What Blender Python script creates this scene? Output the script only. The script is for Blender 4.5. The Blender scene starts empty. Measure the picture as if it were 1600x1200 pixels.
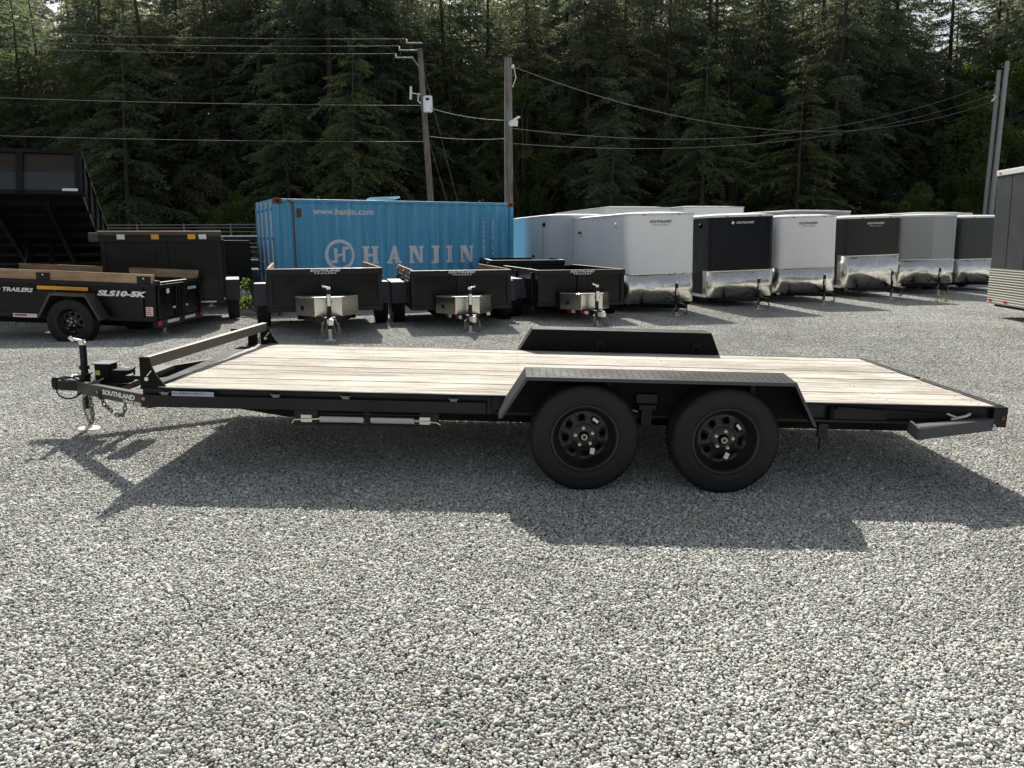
import bpy, bmesh, math, random
from math import sin, cos, pi, radians as R, sqrt, atan2
from mathutils import Matrix, Vector, Euler
import numpy as np
random.seed(7)
D = bpy.data
SC = bpy.context.scene
COL = SC.collection

# ------------------------------------------------------------------ camera
cam_d = D.cameras.new('camera'); cam = D.objects.new('camera', cam_d); COL.objects.link(cam)
SC.camera = cam
P_, Y_, RO_ = 0.1837, 0.0084, -0.0047
fw = Vector((sin(Y_)*cos(P_), cos(Y_)*cos(P_), -sin(P_)))
rt = Vector((cos(Y_), -sin(Y_), 0)); dn = fw.cross(rt)
rt2 = cos(RO_)*rt - sin(RO_)*dn; dn2 = sin(RO_)*rt + cos(RO_)*dn
m = Matrix((rt2, -dn2, -fw)).transposed().to_4x4()
m.translation = (2.373, -4.9419, 1.4862)
cam.matrix_world = m
cam_d.sensor_width = 36; cam_d.lens = 1213.98/1600*36
cam_d.clip_start = 0.05; cam_d.clip_end = 1500

# ------------------------------------------------------------------ world and sun
SUN = Vector((-0.14, 1.18, 1.0)).normalized()
w = D.worlds.new('World'); SC.world = w; w.use_nodes = True
nt = w.node_tree; nt.nodes.clear()
sky = nt.nodes.new('ShaderNodeTexSky'); sky.sky_type = 'NISHITA'; sky.sun_disc = False
sky.sun_elevation = math.asin(SUN.z); sky.sun_rotation = atan2(SUN.x, SUN.y)
sky.air_density = 1.0; sky.dust_density = 2.5; sky.ozone_density = 1.0
bg = nt.nodes.new('ShaderNodeBackground'); bg.inputs[1].default_value = 0.072
wo = nt.nodes.new('ShaderNodeOutputWorld')
hs = nt.nodes.new('ShaderNodeHueSaturation'); hs.inputs['Saturation'].default_value = .42
nt.links.new(sky.outputs[0], hs.inputs['Color']); nt.links.new(hs.outputs[0], bg.inputs[0]); nt.links.new(bg.outputs[0], wo.inputs[0])
sd = D.lights.new('sun', 'SUN'); sd.energy = 5.0; sd.angle = R(0.6); sd.color = (1.0, 0.95, 0.87)
so = D.objects.new('sun', sd); COL.objects.link(so)
so.rotation_euler = SUN.to_track_quat('Z', 'Y').to_euler()
SC.view_settings.view_transform = 'Standard'; SC.view_settings.look = 'None'
SC.view_settings.exposure = 0.75; SC.view_settings.gamma = 1.0; SC.view_settings.use_curve_mapping = False
SC.cycles.max_bounces = 6; SC.cycles.transparent_max_bounces = 8
SC.cycles.diffuse_bounces = 3; SC.cycles.glossy_bounces = 3
SC.cycles.use_denoising = True

# ------------------------------------------------------------------ materials
def nodes(name):
    m = D.materials.new(name); m.use_nodes = True
    n = m.node_tree; b = n.nodes['Principled BSDF']
    return m, n, b, n.nodes.new, n.links.new
def ramp(n, fac, stops, interp='LINEAR'):
    r = n.nodes.new('ShaderNodeValToRGB'); r.color_ramp.interpolation = interp
    e = r.color_ramp.elements
    while len(e) < len(stops): e.new(0.5)
    for k, (p, c) in enumerate(stops):
        e[k].position = p; e[k].color = (*c, 1) if len(c) == 3 else c
    n.links.new(fac, r.inputs[0]); return r.outputs[0]
def noise(n, scale, detail=3, rough=.6, vec=None, kind='ShaderNodeTexNoise'):
    t = n.nodes.new(kind); t.inputs['Scale'].default_value = scale
    if 'Detail' in t.inputs: t.inputs['Detail'].default_value = detail
    if 'Roughness' in t.inputs and kind == 'ShaderNodeTexNoise': t.inputs['Roughness'].default_value = rough
    if vec is not None: n.links.new(vec, t.inputs['Vector'])
    return t
def coord(n, which='Object', scale=(1,1,1), rnd=False):
    t = n.nodes.new('ShaderNodeTexCoord'); mp = n.nodes.new('ShaderNodeMapping')
    mp.inputs['Scale'].default_value = scale
    n.links.new(t.outputs[which], mp.inputs['Vector'])
    if rnd:
        oi = n.nodes.new('ShaderNodeObjectInfo'); mu = n.nodes.new('ShaderNodeMath'); mu.operation = 'MULTIPLY'
        mu.inputs[1].default_value = 37.0
        n.links.new(oi.outputs['Random'], mu.inputs[0]); n.links.new(mu.outputs[0], mp.inputs['Location'])
    return mp.outputs[0]
def mixc(n, fac, a, b, mode='MIX'):
    x = n.nodes.new('ShaderNodeMix'); x.data_type = 'RGBA'; x.blend_type = mode
    for s, v in ((0, fac), (6, a), (7, b)):
        if hasattr(v, 'is_linked') or hasattr(v, 'links'): n.links.new(v, x.inputs[s])
        else: x.inputs[s].default_value = v if s == 0 else (*v, 1)
    return x.outputs[2]
def bump(n, b, h, strength, dist):
    u = n.nodes.new('ShaderNodeBump'); u.inputs['Strength'].default_value = strength; u.inputs['Distance'].default_value = dist
    n.links.new(h, u.inputs['Height']); n.links.new(u.outputs[0], b.inputs['Normal'])

MAT = {}
def paint(name, rgb, rough=.35, metal=0., dust=.25, dustc=(.22,.20,.17), coat=0., wav=0.0, spec=.5):
    m, n, b, N, L = nodes(name)
    v = coord(n, rnd=True)
    t = noise(n, 3.2, 6, .65, v); f = ramp(n, t.outputs[0], [(.42, (0,0,0)), (.75, (dust,)*3)])
    L(mixc(n, f, rgb, dustc), b.inputs['Base Color'])
    r = ramp(n, t.outputs[0], [(.3, (rough,)*3), (.8, (min(1, rough+.3),)*3)]); L(r, b.inputs['Roughness'])
    b.inputs['Specular IOR Level'].default_value = spec; b.inputs['Metallic'].default_value = metal; b.inputs['Coat Weight'].default_value = coat
    if wav: bump(n, b, noise(n, 2.2, 2, .5, v).outputs[0], wav, .02)
    MAT[name] = m; return m
paint('black_steel', (.0045,.0048,.0055), .36, dust=.02, wav=.15, spec=.32)
paint('cap_black', (.010,.011,.0125), .58, dust=.02, wav=.2, spec=.16)
paint('black_matte', (.004,.004,.004), .6, dust=.015, spec=.2)
paint('black_panel', (.003,.0028,.0028), .20, dust=.012, wav=.5, spec=.25)
paint('dark_bronze', (.05,.044,.036), .42, dust=.12)
paint('rim_black', (.011,.011,.0095), .30, dust=.04, spec=.55)
paint('zinc', (.80,.77,.66), .40, .25, dust=.05)
paint('chrome', (.82,.80,.74), .22, .7, dust=.0)
paint('bright_paint', (.72,.73,.72), .35, dust=.1)
paint('white_panel', (.91,.92,.92), .22, dust=.06, coat=.4)
paint('white_cool', (.90,.92,.94), .25, dust=.06, coat=.4)
paint('white_in_bluish_shade', (.60,.67,.71), .5, dust=.08)  # white panels with bluish shade and container reflection put into the colour
paint('navy_black', (.006,.009,.014), .28, dust=.01, spec=.22)
paint('charcoal_panel', (.024,.022,.021), .28, dust=.03, spec=.35)
paint('silver_panel', (.34,.35,.355), .3, dust=.05)
paint('slate_panel', (.045,.050,.056), .3, dust=.04, spec=.4)
paint('decal_white', (.86,.86,.84), .5, dust=.04)
paint('decal_black', (.02,.02,.02), .5, dust=.0)
paint('decal_blue', (.34,.42,.52), .4, dust=.1)
paint('orange_tape', (.90,.42,.02), .35, dust=.08)
paint('red_plastic', (.42,.012,.012), .25, dust=.0)
paint('amber_plastic', (.55,.17,.01), .25, dust=.0)
paint('yellow_plastic', (.55,.50,.06), .4, dust=.0)
paint('pole_metal', (.36,.38,.38), .45, .2, dust=.2)
paint('brown_tarp', (.10,.065,.045), .6, dust=.2)
paint('dull_zinc', (.22,.22,.20), .4, .5, dust=.1)
paint('tree_reflection_brown', (.030,.018,.013), .25, dust=.05, wav=.4)  # black gloss with the brown of reflected trees put into the colour
paint('rust', (.20,.07,.035), .8, dust=.35, dustc=(.10,.05,.03))
paint('wire', (.16,.16,.155), .6, dust=.0)
paint('grey_vinyl', (.055,.058,.068), .5, dust=.05)

def rubber():
    m, n, b, N, L = nodes('rubber'); v = coord(n)
    t = noise(n, 9, 5, .6, v)
    L(ramp(n, t.outputs[0], [(.35, (.006,.0065,.0075)), (.75, (.012,.012,.013))]), b.inputs['Base Color'])
    b.inputs['Roughness'].default_value = .72; bump(n, b, noise(n, 160, 2, .5, v).outputs[0], .15, .002); MAT['rubber'] = m
rubber()
def alu():
    m, n, b, N, L = nodes('polished_aluminium'); v = coord(n, rnd=True)
    t = noise(n, 3.1, 3, .5, v)
    L(ramp(n, t.outputs[0], [(.3, (.80,.77,.70)), (.7, (.92,.90,.86))]), b.inputs['Base Color'])
    b.inputs['Metallic'].default_value = 1; b.inputs['Roughness'].default_value = .27
    bump(n, b, noise(n, 3.0, 2, .45, v).outputs[0], .7, .06); MAT['alu'] = m
    m, n, b, N, L = nodes('brushed_aluminium'); v = coord(n, scale=(1,1,30), rnd=True)
    t = noise(n, 3, 3, .5, v)
    L(ramp(n, t.outputs[0], [(.3, (.55,.53,.48)), (.7, (.66,.64,.60))]), b.inputs['Base Color'])
    b.inputs['Metallic'].default_value = 1; b.inputs['Roughness'].default_value = .27; MAT['alu_box'] = m
alu()
def wood(name, c0, c1, c2, sx=(1.2, 16, 16)):
    m, n, b, N, L = nodes(name); v = coord(n, scale=sx, rnd=True)
    t = noise(n, 1.4, 7, .68, v); t.inputs['Distortion'].default_value = .9
    c = ramp(n, t.outputs[0], [(.34, c0), (.47, c1), (.60, c2)])
    v2 = coord(n, scale=(2.2, 7, 7), rnd=True)
    k = noise(n, 1.3, 3, .5, v2, 'ShaderNodeTexVoronoi')
    kf = ramp(n, k.outputs[0], [(.0, (.85,)*3), (.11, (.5,)*3), (.20, (0,)*3)])
    c = mixc(n, kf, c, (c0[0]*.45, c0[1]*.40, c0[2]*.35))
    fine = noise(n, 8, 4, .7, coord(n, scale=(3, 60, 60), rnd=True))
    c = mixc(n, .55, c, ramp(n, fine.outputs[0], [(.36, (.30,.28,.25)), (.55, (1,1,1))]), 'MULTIPLY')
    big = noise(n, .9, 3, .6, coord(n, scale=(1,1.5,1), rnd=True))
    c = mixc(n, 1.0, c, ramp(n, big.outputs[0], [(.38, (.72,.70,.68)), (.58, (1,1,1))]), 'MULTIPLY')
    oi = N('ShaderNodeObjectInfo')
    c = mixc(n, 1.0, c, ramp(n, oi.outputs['Random'], [(0, (.80,.80,.81)), (.5, (.95,.93,.91)), (1, (1.0,1.0,1.0))]), 'MULTIPLY')
    L(c, b.inputs['Base Color']); b.inputs['Roughness'].default_value = .9; b.inputs['Specular IOR Level'].default_value = .12
    bump(n, b, fine.outputs[0], .35, .003); MAT[name] = m
wood('deck_wood', (.27,.235,.185), (.55,.525,.465), (.72,.695,.63))
wood('side_wood', (.30,.20,.12), (.50,.36,.23), (.60,.45,.30), (18, 1.2, 16))
wood('pole_wood', (.12,.10,.085), (.24,.215,.19), (.33,.30,.27), (16, 16, 1.0))
def container_paint():
    m, n, b, N, L = nodes('container_paint'); v = coord(n)
    vs = coord(n, scale=(6, 6, .35))
    streak = noise(n, 1.6, 5, .65, vs)
    c = ramp(n, streak.outputs[0], [(.30, (.11,.38,.56)), (.52, (.095,.44,.72)), (.72, (.25,.57,.75))])
    spots = noise(n, 2.3, 8, .75, v)
    c = mixc(n, ramp(n, spots.outputs[0], [(.64, (0,)*3), (.70, (.85,)*3)]), c, (.15,.075,.05))
    sep = N('ShaderNodeSeparateXYZ'); L(v, sep.inputs[0])
    hm = ramp(n, sep.outputs[2], [(0, (0,)*3), (1, (1,)*3)])
    L(c, b.inputs['Base Color']); b.inputs['Roughness'].default_value = .5
    bump(n, b, noise(n, 1.2, 2, .5, v).outputs[0], .4, .03); MAT['container'] = m
    m, n, b, N, L = nodes('container_decal'); v = coord(n)
    t = noise(n, 7, 8, .75, v)
    L(ramp(n, t.outputs[0], [(.33, (.36,.54,.70)), (.38, (.88,.90,.93)), (.7, (.93,.93,.94))]), b.inputs['Base Color'])
    b.inputs['Roughness'].default_value = .55; MAT['container_decal'] = m
container_paint()
def stone_mat():
    m, n, b, N, L = nodes('crushed_stone')
    a = N('ShaderNodeAttribute'); a.attribute_name = 'tone'
    g = N('ShaderNodeNewGeometry')
    t = noise(n, .35, 4, .6, g.outputs['Position'])
    c = mixc(n, 1.0, a.outputs['Color'], ramp(n, t.outputs[0], [(.36, (.80,.80,.78)), (.50, (.96,.96,.96)), (.66, (1.05,1.06,1.06))]), 'MULTIPLY')
    t3 = noise(n, 1.7, 5, .65, g.outputs['Position']); c = mixc(n, 1.0, c, ramp(n, t3.outputs[0], [(.35, (.86,.86,.86)), (.6, (1.04,1.04,1.04))]), 'MULTIPLY')
    t2 = noise(n, .8, 5, .7, g.outputs['Position'])
    c = mixc(n, ramp(n, t2.outputs[0], [(.58, (0,)*3), (.72, (.42,)*3)]), c, (.42,.36,.28))
    L(c, b.inputs['Base Color']); b.inputs['Roughness'].default_value = .8
    MAT['stone'] = m
    m, n, b, N, L = nodes('gravel_ground')
    g = N('ShaderNodeNewGeometry'); P = g.outputs['Position']
    vo = N('ShaderNodeTexVoronoi'); vo.inputs['Scale'].default_value = 55; L(P, vo.inputs['Vector'])
    sp = N('ShaderNodeSeparateColor'); L(vo.outputs['Color'], sp.inputs[0])
    gc = ramp(n, sp.outputs[0], [(0, (.16,.16,.155)), (.35, (.30,.30,.29)), (.7, (.42,.42,.41)), (1, (.58,.57,.54))])
    gc = mixc(n, 1.0, gc, ramp(n, vo.outputs['Distance'], [(.25, (1,)*3), (.7, (.35,)*3)]), 'MULTIPLY')
    t = noise(n, .22, 5, .6, P)
    soil = ramp(n, noise(n, 2.5, 6, .7, P).outputs[0], [(.35, (.035,.03,.018)), (.6, (.07,.075,.03))])
    s = N('ShaderNodeSeparateXYZ'); L(P, s.inputs[0])
    ad = N('ShaderNodeMath'); ad.operation = 'MULTIPLY_ADD'; ad.inputs[1].default_value = 9; L(t.outputs[0], ad.inputs[0]); L(s.outputs[1], ad.inputs[2])
    mr = N('ShaderNodeMapRange'); mr.inputs[1].default_value = 33.5; mr.inputs[2].default_value = 35.5; L(ad.outputs[0], mr.inputs[0])
    L(mixc(n, mr.outputs[0], gc, soil), b.inputs['Base Color']); b.inputs['Roughness'].default_value = .9
    bump(n, b, vo.outputs['Distance'], -.8, .012); MAT['ground'] = m
stone_mat()
def leafmat(name, c0, c1, c2, tr=.35, trc=(.10,.14,.03)):
    m, n, b, N, L = nodes(name)
    a = N('ShaderNodeAttribute'); a.attribute_name = 'tone'
    oi = N('ShaderNodeObjectInfo')
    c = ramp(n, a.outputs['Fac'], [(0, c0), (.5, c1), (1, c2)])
    c = mixc(n, 1.0, c, ramp(n, oi.outputs['Random'], [(0, (.75,.85,.9)), (.5, (1,1,1)), (1, (1.3,1.15,.8))]), 'MULTIPLY')
    L(c, b.inputs['Base Color']); b.inputs['Roughness'].default_value = .65; b.inputs['Specular IOR Level'].default_value = .3
    t = N('ShaderNodeBsdfTranslucent'); tc = mixc(n, .5, c, trc); L(tc, t.inputs[0])
    mx = N('ShaderNodeMixShader'); mx.inputs[0].default_value = tr
    L(b.outputs[0], mx.inputs[1]); L(t.outputs[0], mx.inputs[2]); L(mx.outputs[0], n.nodes['Material Output'].inputs[0])
    MAT[name] = m
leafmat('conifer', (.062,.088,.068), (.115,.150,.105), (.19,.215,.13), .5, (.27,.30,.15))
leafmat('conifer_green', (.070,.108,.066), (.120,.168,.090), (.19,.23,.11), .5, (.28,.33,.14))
leafmat('broadleaf', (.045,.08,.02), (.075,.12,.03), (.12,.16,.045), .5, (.26,.32,.06))
def bark():
    m, n, b, N, L = nodes('bark'); v = coord(n, scale=(5,5,1.1))
    t = noise(n, 2.5, 6, .7, v)
    L(ramp(n, t.outputs[0], [(.3, (.035,.027,.02)), (.6, (.085,.068,.053)), (.8, (.15,.13,.10))]), b.inputs['Base Color'])
    b.inputs['Roughness'].default_value = .9; bump(n, b, t.outputs[0], .6, .05); MAT['bark'] = m
bark()

# ------------------------------------------------------------------ builders
class MB:
    def __init__(s, M=None): s.v = []; s.f = []; s.M = M or Matrix()
    def add(s, vs, fs):
        k = len(s.v); s.v += [tuple(s.M @ Vector(p)) for p in vs]; s.f += [tuple(i+k for i in f) for f in fs]; return s
    def box(s, x0, x1, y0, y1, z0, z1):
        x0,x1 = min(x0,x1),max(x0,x1); y0,y1 = min(y0,y1),max(y0,y1); z0,z1 = min(z0,z1),max(z0,z1)
        return s.add([(x0,y0,z0),(x1,y0,z0),(x1,y1,z0),(x0,y1,z0),(x0,y0,z1),(x1,y0,z1),(x1,y1,z1),(x0,y1,z1)],
              [(3,2,1,0),(4,5,6,7),(0,1,5,4),(1,2,6,5),(2,3,7,6),(3,0,4,7)])
    def beam(s, a, b, wd, ht, up=(0,0,1)):
        a, b = Vector(a), Vector(b); d = (b-a).normalized(); u = Vector(up)
        r = d.cross(u).normalized(); u = r.cross(d).normalized()
        vs = [p + r*i*wd/2 + u*j*ht/2 for p in (a,b) for i,j in ((-1,-1),(1,-1),(1,1),(-1,1))]
        return s.add(vs, [(0,1,2,3),(7,6,5,4),(0,4,5,1),(1,5,6,2),(2,6,7,3),(3,7,4,0)])
    def tube(s, pts, r, n=8, closed=False, r2=None):
        pts = [Vector(p) for p in pts]; m_ = len(pts); rings = []
        prev = None
        for i, p in enumerate(pts):
            if closed: d = pts[(i+1) % m_] - pts[i-1]
            else: d = pts[min(i+1, m_-1)] - pts[max(i-1, 0)]
            d.normalize()
            if prev is None:
                u = d.orthogonal().normalized()
            else:
                u = (prev - d*prev.dot(d)).normalized()
            prev = u; v_ = d.cross(u)
            rr = r if r2 is None else r + (r2-r)*i/(m_-1)
            rings.append([p + (u*cos(2*pi*k/n) + v_*sin(2*pi*k/n))*rr for k in range(n)])
        vs = [q for g in rings for q in g]; fs = []
        for i in range(m_ if closed else m_-1):
            j = (i+1) % m_
            for k in range(n): fs.append((i*n+k, i*n+(k+1) % n, j*n+(k+1) % n, j*n+k))
        if not closed: fs += [tuple(range(n))[::-1], tuple((m_-1)*n+k for k in range(n))]
        return s.add(vs, fs)
    def prism(s, poly, axis, a, b):
        # poly: 2D list; axis: 'x' (poly in y,z) 'y' (x,z) 'z' (x,y)
        def P(p, t): return {'x': (t,p[0],p[1]), 'y': (p[0],t,p[1]), 'z': (p[0],p[1],t)}[axis]
        n = len(poly); vs = [P(p,a) for p in poly] + [P(p,b) for p in poly]
        return s.add(vs, [tuple(range(n))[::-1], tuple(range(n, 2*n))] + [(i,(i+1)%n,n+(i+1)%n,n+i) for i in range(n)])
    def lathe(s, prof, axis='y', n=32, c=(0,0,0), closed=False):
        vs = []; fs = []; m_ = len(prof)
        for k in range(n):
            a = 2*pi*k/n
            for r, t in prof:
                q = {'y': (r*cos(a), t, r*sin(a)), 'z': (r*cos(a), r*sin(a), t), 'x': (t, r*cos(a), r*sin(a))}[axis]
                vs.append((q[0]+c[0], q[1]+c[1], q[2]+c[2]))
        for k in range(n):
            j = (k+1) % n
            for i in range(m_ if closed else m_-1):
                i2 = (i+1) % m_; fs.append((k*m_+i, j*m_+i, j*m_+i2, k*m_+i2))
        return s.add(vs, fs)
    def mesh(s, name, mat, smooth=False):
        me = D.meshes.new(name); me.from_pydata(s.v, [], s.f)
        bm = bmesh.new(); bm.from_mesh(me); bmesh.ops.recalc_face_normals(bm, faces=bm.faces); bm.to_mesh(me); bm.free()
        if mat: me.materials.append(MAT[mat])
        if smooth:
            me.polygons.foreach_set('use_smooth', [True]*len(me.polygons))
        return me
    def put(s, name, mat, parent=None, smooth=False, bev=0, label=None):
        o = D.objects.new(name, s.mesh(name, mat, smooth)); COL.objects.link(o); o.parent = parent
        if smooth:
            try: o.data.set_sharp_from_angle(angle=R(38))
            except Exception: pass
        if bev:
            b = o.modifiers.new('bevel', 'BEVEL'); b.width = bev; b.segments = 2; b.limit_method = 'ANGLE'; b.angle_limit = R(40)
        if label: o['label'] = label
        return o
def share(o, parent, M=None, name=None):
    c = o.copy(); COL.objects.link(c); c.parent = parent
    if M is not None: c.matrix_local = M
    return c
def tag(o, label, cat, group=None, kind=None):
    o['label'] = label; o['category'] = cat
    if group: o['group'] = group
    if kind: o['kind'] = kind
    return o
def thing(name, label, cat, loc=(0,0,0), rot=(0,0,0), group=None):
    o = D.objects.new(name, None); COL.objects.link(o); o.empty_display_size = .2
    o.location = loc; o.rotation_euler = rot; return tag(o, label, cat, group)
def kids(o):
    return [c for c in D.objects if c.parent == o]
def copy_tree(src, loc, rot, label, cmap=None):
    ch = {}
    for o in D.objects:
        if o.parent: ch.setdefault(o.parent, []).append(o)
    def rec(o, par):
        c = o.copy(); COL.objects.link(c); c.parent = par
        for k in ch.get(o, []): rec(k, c)
        return c
    c = rec(src, None); c.location = loc; c.rotation_euler = rot; c['label'] = label
    return c
def letters(txt, width, height, mat, parent, M, name='lettering', shear=0.0, thick=.0012, offset=.0, space=1.0, align='CENTER'):
    cu = D.curves.new(name, 'FONT'); cu.body = txt; cu.align_x = align; cu.align_y = 'CENTER'
    cu.shear = shear; cu.offset = offset; cu.extrude = .002; cu.resolution_u = 3; cu.space_character = space
    t = D.objects.new(name, cu); COL.objects.link(t)
    bpy.context.view_layer.update()
    me = D.meshes.new_from_object(t.evaluated_get(bpy.context.evaluated_depsgraph_get()))
    D.objects.remove(t)
    co = np.array([v.co for v in me.vertices]); mn = co.min(0); mx = co.max(0)
    sx = width/(mx[0]-mn[0]); sy = height/(mx[1]-mn[1])
    for v in me.vertices:
        v.co = ((v.co.x-(mn[0]+mx[0])/2)*sx, (v.co.y-(mn[1]+mx[1])/2)*sy, v.co.z/.002*thick)
    me.materials.clear(); me.materials.append(MAT[mat])
    o = D.objects.new(name, me); COL.objects.link(o); o.parent = parent; o.matrix_local = M
    return o
def facing(x, y, z, rz=0., tilt=0.):
    # text standing upright, read from -y (rz turns it round z)
    return Matrix.Translation((x,y,z)) @ Matrix.Rotation(rz, 4, 'Z') @ Matrix.Rotation(pi/2, 4, 'X') @ Matrix.Rotation(tilt, 4, 'Z')

# ------------------------------------------------------------------ terrain
def sm(a, b, x):
    t = min(1, max(0, (x-a)/(b-a))); return t*t*(3-2*t)
def g(x, y):
    xc = max(-2.5, min(8.0, x))
    near = -0.0301*xc + 0.0037*y
    wv = 1 - sm(4.2, 8.5, y)
    far = 0.0 - .10*(1-sm(-1.5, 3.5, x))*sm(9, 13, y) + .4*sm(36, 60, y)
    return near*wv + far*(1-wv)
xs = [-160,-110,-80,-60,-45,-35,-28]+[i*1.0 for i in range(-22, 34)]+[38,46,60,80,110,160]
ys = [-60,-30,-15]+[-10+i*.8 for i in range(0, 50)]+[31,33,36,40,46,52,60,75,100,150,300]
vs = [(x, y, g(x,y)-.012) for y in ys for x in xs]; nx = len(xs)
fs = [(j*nx+i, j*nx+i+1, (j+1)*nx+i+1, (j+1)*nx+i) for j in range(len(ys)-1) for i in range(nx-1)]
gm = MB(); gm.add(vs, fs); go = gm.put('ground', 'ground', smooth=False); go['kind'] = 'structure'
go.data.polygons.foreach_set('use_smooth', [True]*len(go.data.polygons))

# gravel: tiles of loose stones, instanced on a grid of points
ico = bmesh.new(); bmesh.ops.create_icosphere(ico, subdivisions=1, radius=1)
IV = np.array([v.co for v in ico.verts]); IF = np.array([[v.index for v in f.verts] for f in ico.faces]); ico.free()
TILE = .8
def stone_tile(seed):
    rg = np.random.RandomState(seed)
    V = []; F = []; C = []
    n = 69; step = TILE/n; k = 0
    pts = []
    for i in range(n):
        for j in range(n):
            pts.append(((i+.5+rg.uniform(-.55,.55))*step - TILE/2, (j+.5+rg.uniform(-.55,.55))*step - TILE/2, rg.uniform(.0046,.0086), 0))
    for _ in range(240): pts.append((rg.uniform(-.5,.5)*TILE, rg.uniform(-.5,.5)*TILE, rg.uniform(.009,.0145), .002))
    for x, y, r, dz in pts:
        sc = np.array([rg.uniform(.8,1.45), rg.uniform(.7,1.1), rg.uniform(.5,.85)])*r
        q = rg.normal(size=4); q /= np.linalg.norm(q); a,b_,c,d = q
        # tilt only moderately: mix random rotation with flat lie
        ax = rg.uniform(-.6,.6); ay = rg.uniform(-.6,.6); az = rg.uniform(0,6.28)
        M = np.array(Euler((ax,ay,az)).to_matrix())
        P = (IV*(1+rg.uniform(-.2,.2,size=(12,1)))*sc) @ M.T + np.array([x,y,dz+rg.uniform(-.003,.004)])
        V.append(P); F.append(IF+k); k += 12
        u = rg.rand()
        if u < .07: col = np.array([.11,.11,.112])*rg.uniform(.7,1.6)
        elif u < .13: col = np.array([.38,.345,.285])*rg.uniform(.7,1.2)
        elif u < .25: col = np.array([.54,.53,.50])*rg.uniform(.85,1.1)
        elif u < .33: col = np.array([.24,.28,.26])*rg.uniform(.8,1.2)
        else: col = np.array([.335,.338,.33])*rg.uniform(.70,1.30)
        col = np.minimum(col*np.array([1.41,1.40,1.335]), .74)
        C.append(np.tile(np.append(col, 1), (12,1)))
    V = np.concatenate(V); F = np.concatenate(F); C = np.concatenate(C)
    me = D.meshes.new('stone_tile'); me.from_pydata(V.tolist(), [], F.tolist())
    at = me.color_attributes.new('tone', 'FLOAT_COLOR', 'POINT'); at.data.foreach_set('color', C.astype(np.float32).ravel())
    me.materials.append(MAT['stone']); return me
tiles = [D.objects.new('stone_tile', stone_tile(s)) for s in range(4)]
pts = []; rots = []; idx = []
yy = -4.6
while yy < 31:
    half = max(4.5, (yy+7.5)*.80)
    xx = 2.4 - half
    xx = math.floor(xx/TILE)*TILE
    while xx < 2.4 + half:
        e = .3
        ax = atan2(g(xx,yy+e)-g(xx,yy-e), 2*e); ay = -atan2(g(xx+e,yy)-g(xx-e,yy), 2*e)
        M = Euler((ax,ay,0)).to_matrix() @ Euler((0,0,random.randrange(4)*pi/2)).to_matrix()
        pts.append((xx,yy,g(xx,yy))); rots.append(tuple(M.to_euler())); idx.append(random.randrange(4))
        xx += TILE
    yy += TILE
me = D.meshes.new('gravel'); me.from_pydata(pts, [], [])
a = me.attributes.new('rot', 'FLOAT_VECTOR', 'POINT'); a.data.foreach_set('vector', np.array(rots, dtype=np.float32).ravel())
a = me.attributes.new('pick', 'INT', 'POINT'); a.data.foreach_set('value', np.array(idx, dtype=np.int32))
gravel = D.objects.new('gravel', me); COL.objects.link(gravel)
tag(gravel, 'loose grey crushed gravel covering the whole yard', 'gravel', kind='stuff')
ng = D.node_groups.new('spread_stones', 'GeometryNodeTree')
ng.interface.new_socket('Geometry', in_out='INPUT', socket_type='NodeSocketGeometry')
ng.interface.new_socket('Geometry', in_out='OUTPUT', socket_type='NodeSocketGeometry')
gi = ng.nodes.new('NodeGroupInput'); gout = ng.nodes.new('NodeGroupOutput')
jn = ng.nodes.new('GeometryNodeJoinGeometry')
for t in reversed(tiles):
    oi = ng.nodes.new('GeometryNodeObjectInfo'); oi.inputs['Object'].default_value = t; oi.inputs['As Instance'].default_value = True
    ng.links.new(oi.outputs['Geometry'], jn.inputs[0])
ip = ng.nodes.new('GeometryNodeInstanceOnPoints'); ip.inputs['Pick Instance'].default_value = True
na = ng.nodes.new('GeometryNodeInputNamedAttribute'); na.data_type = 'FLOAT_VECTOR'; na.inputs[0].default_value = 'rot'
er = ng.nodes.new('FunctionNodeEulerToRotation')
nb = ng.nodes.new('GeometryNodeInputNamedAttribute'); nb.data_type = 'INT'; nb.inputs[0].default_value = 'pick'
ng.links.new(gi.outputs[0], ip.inputs['Points']); ng.links.new(jn.outputs[0], ip.inputs['Instance'])
ng.links.new(na.outputs[0], er.inputs[0]); ng.links.new(er.outputs[0], ip.inputs['Rotation'])
ng.links.new(nb.outputs[0], ip.inputs['Instance Index']); ng.links.new(ip.outputs[0], gout.inputs[0])
md = gravel.modifiers.new('stones', 'NODES'); md.node_group = ng

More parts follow.
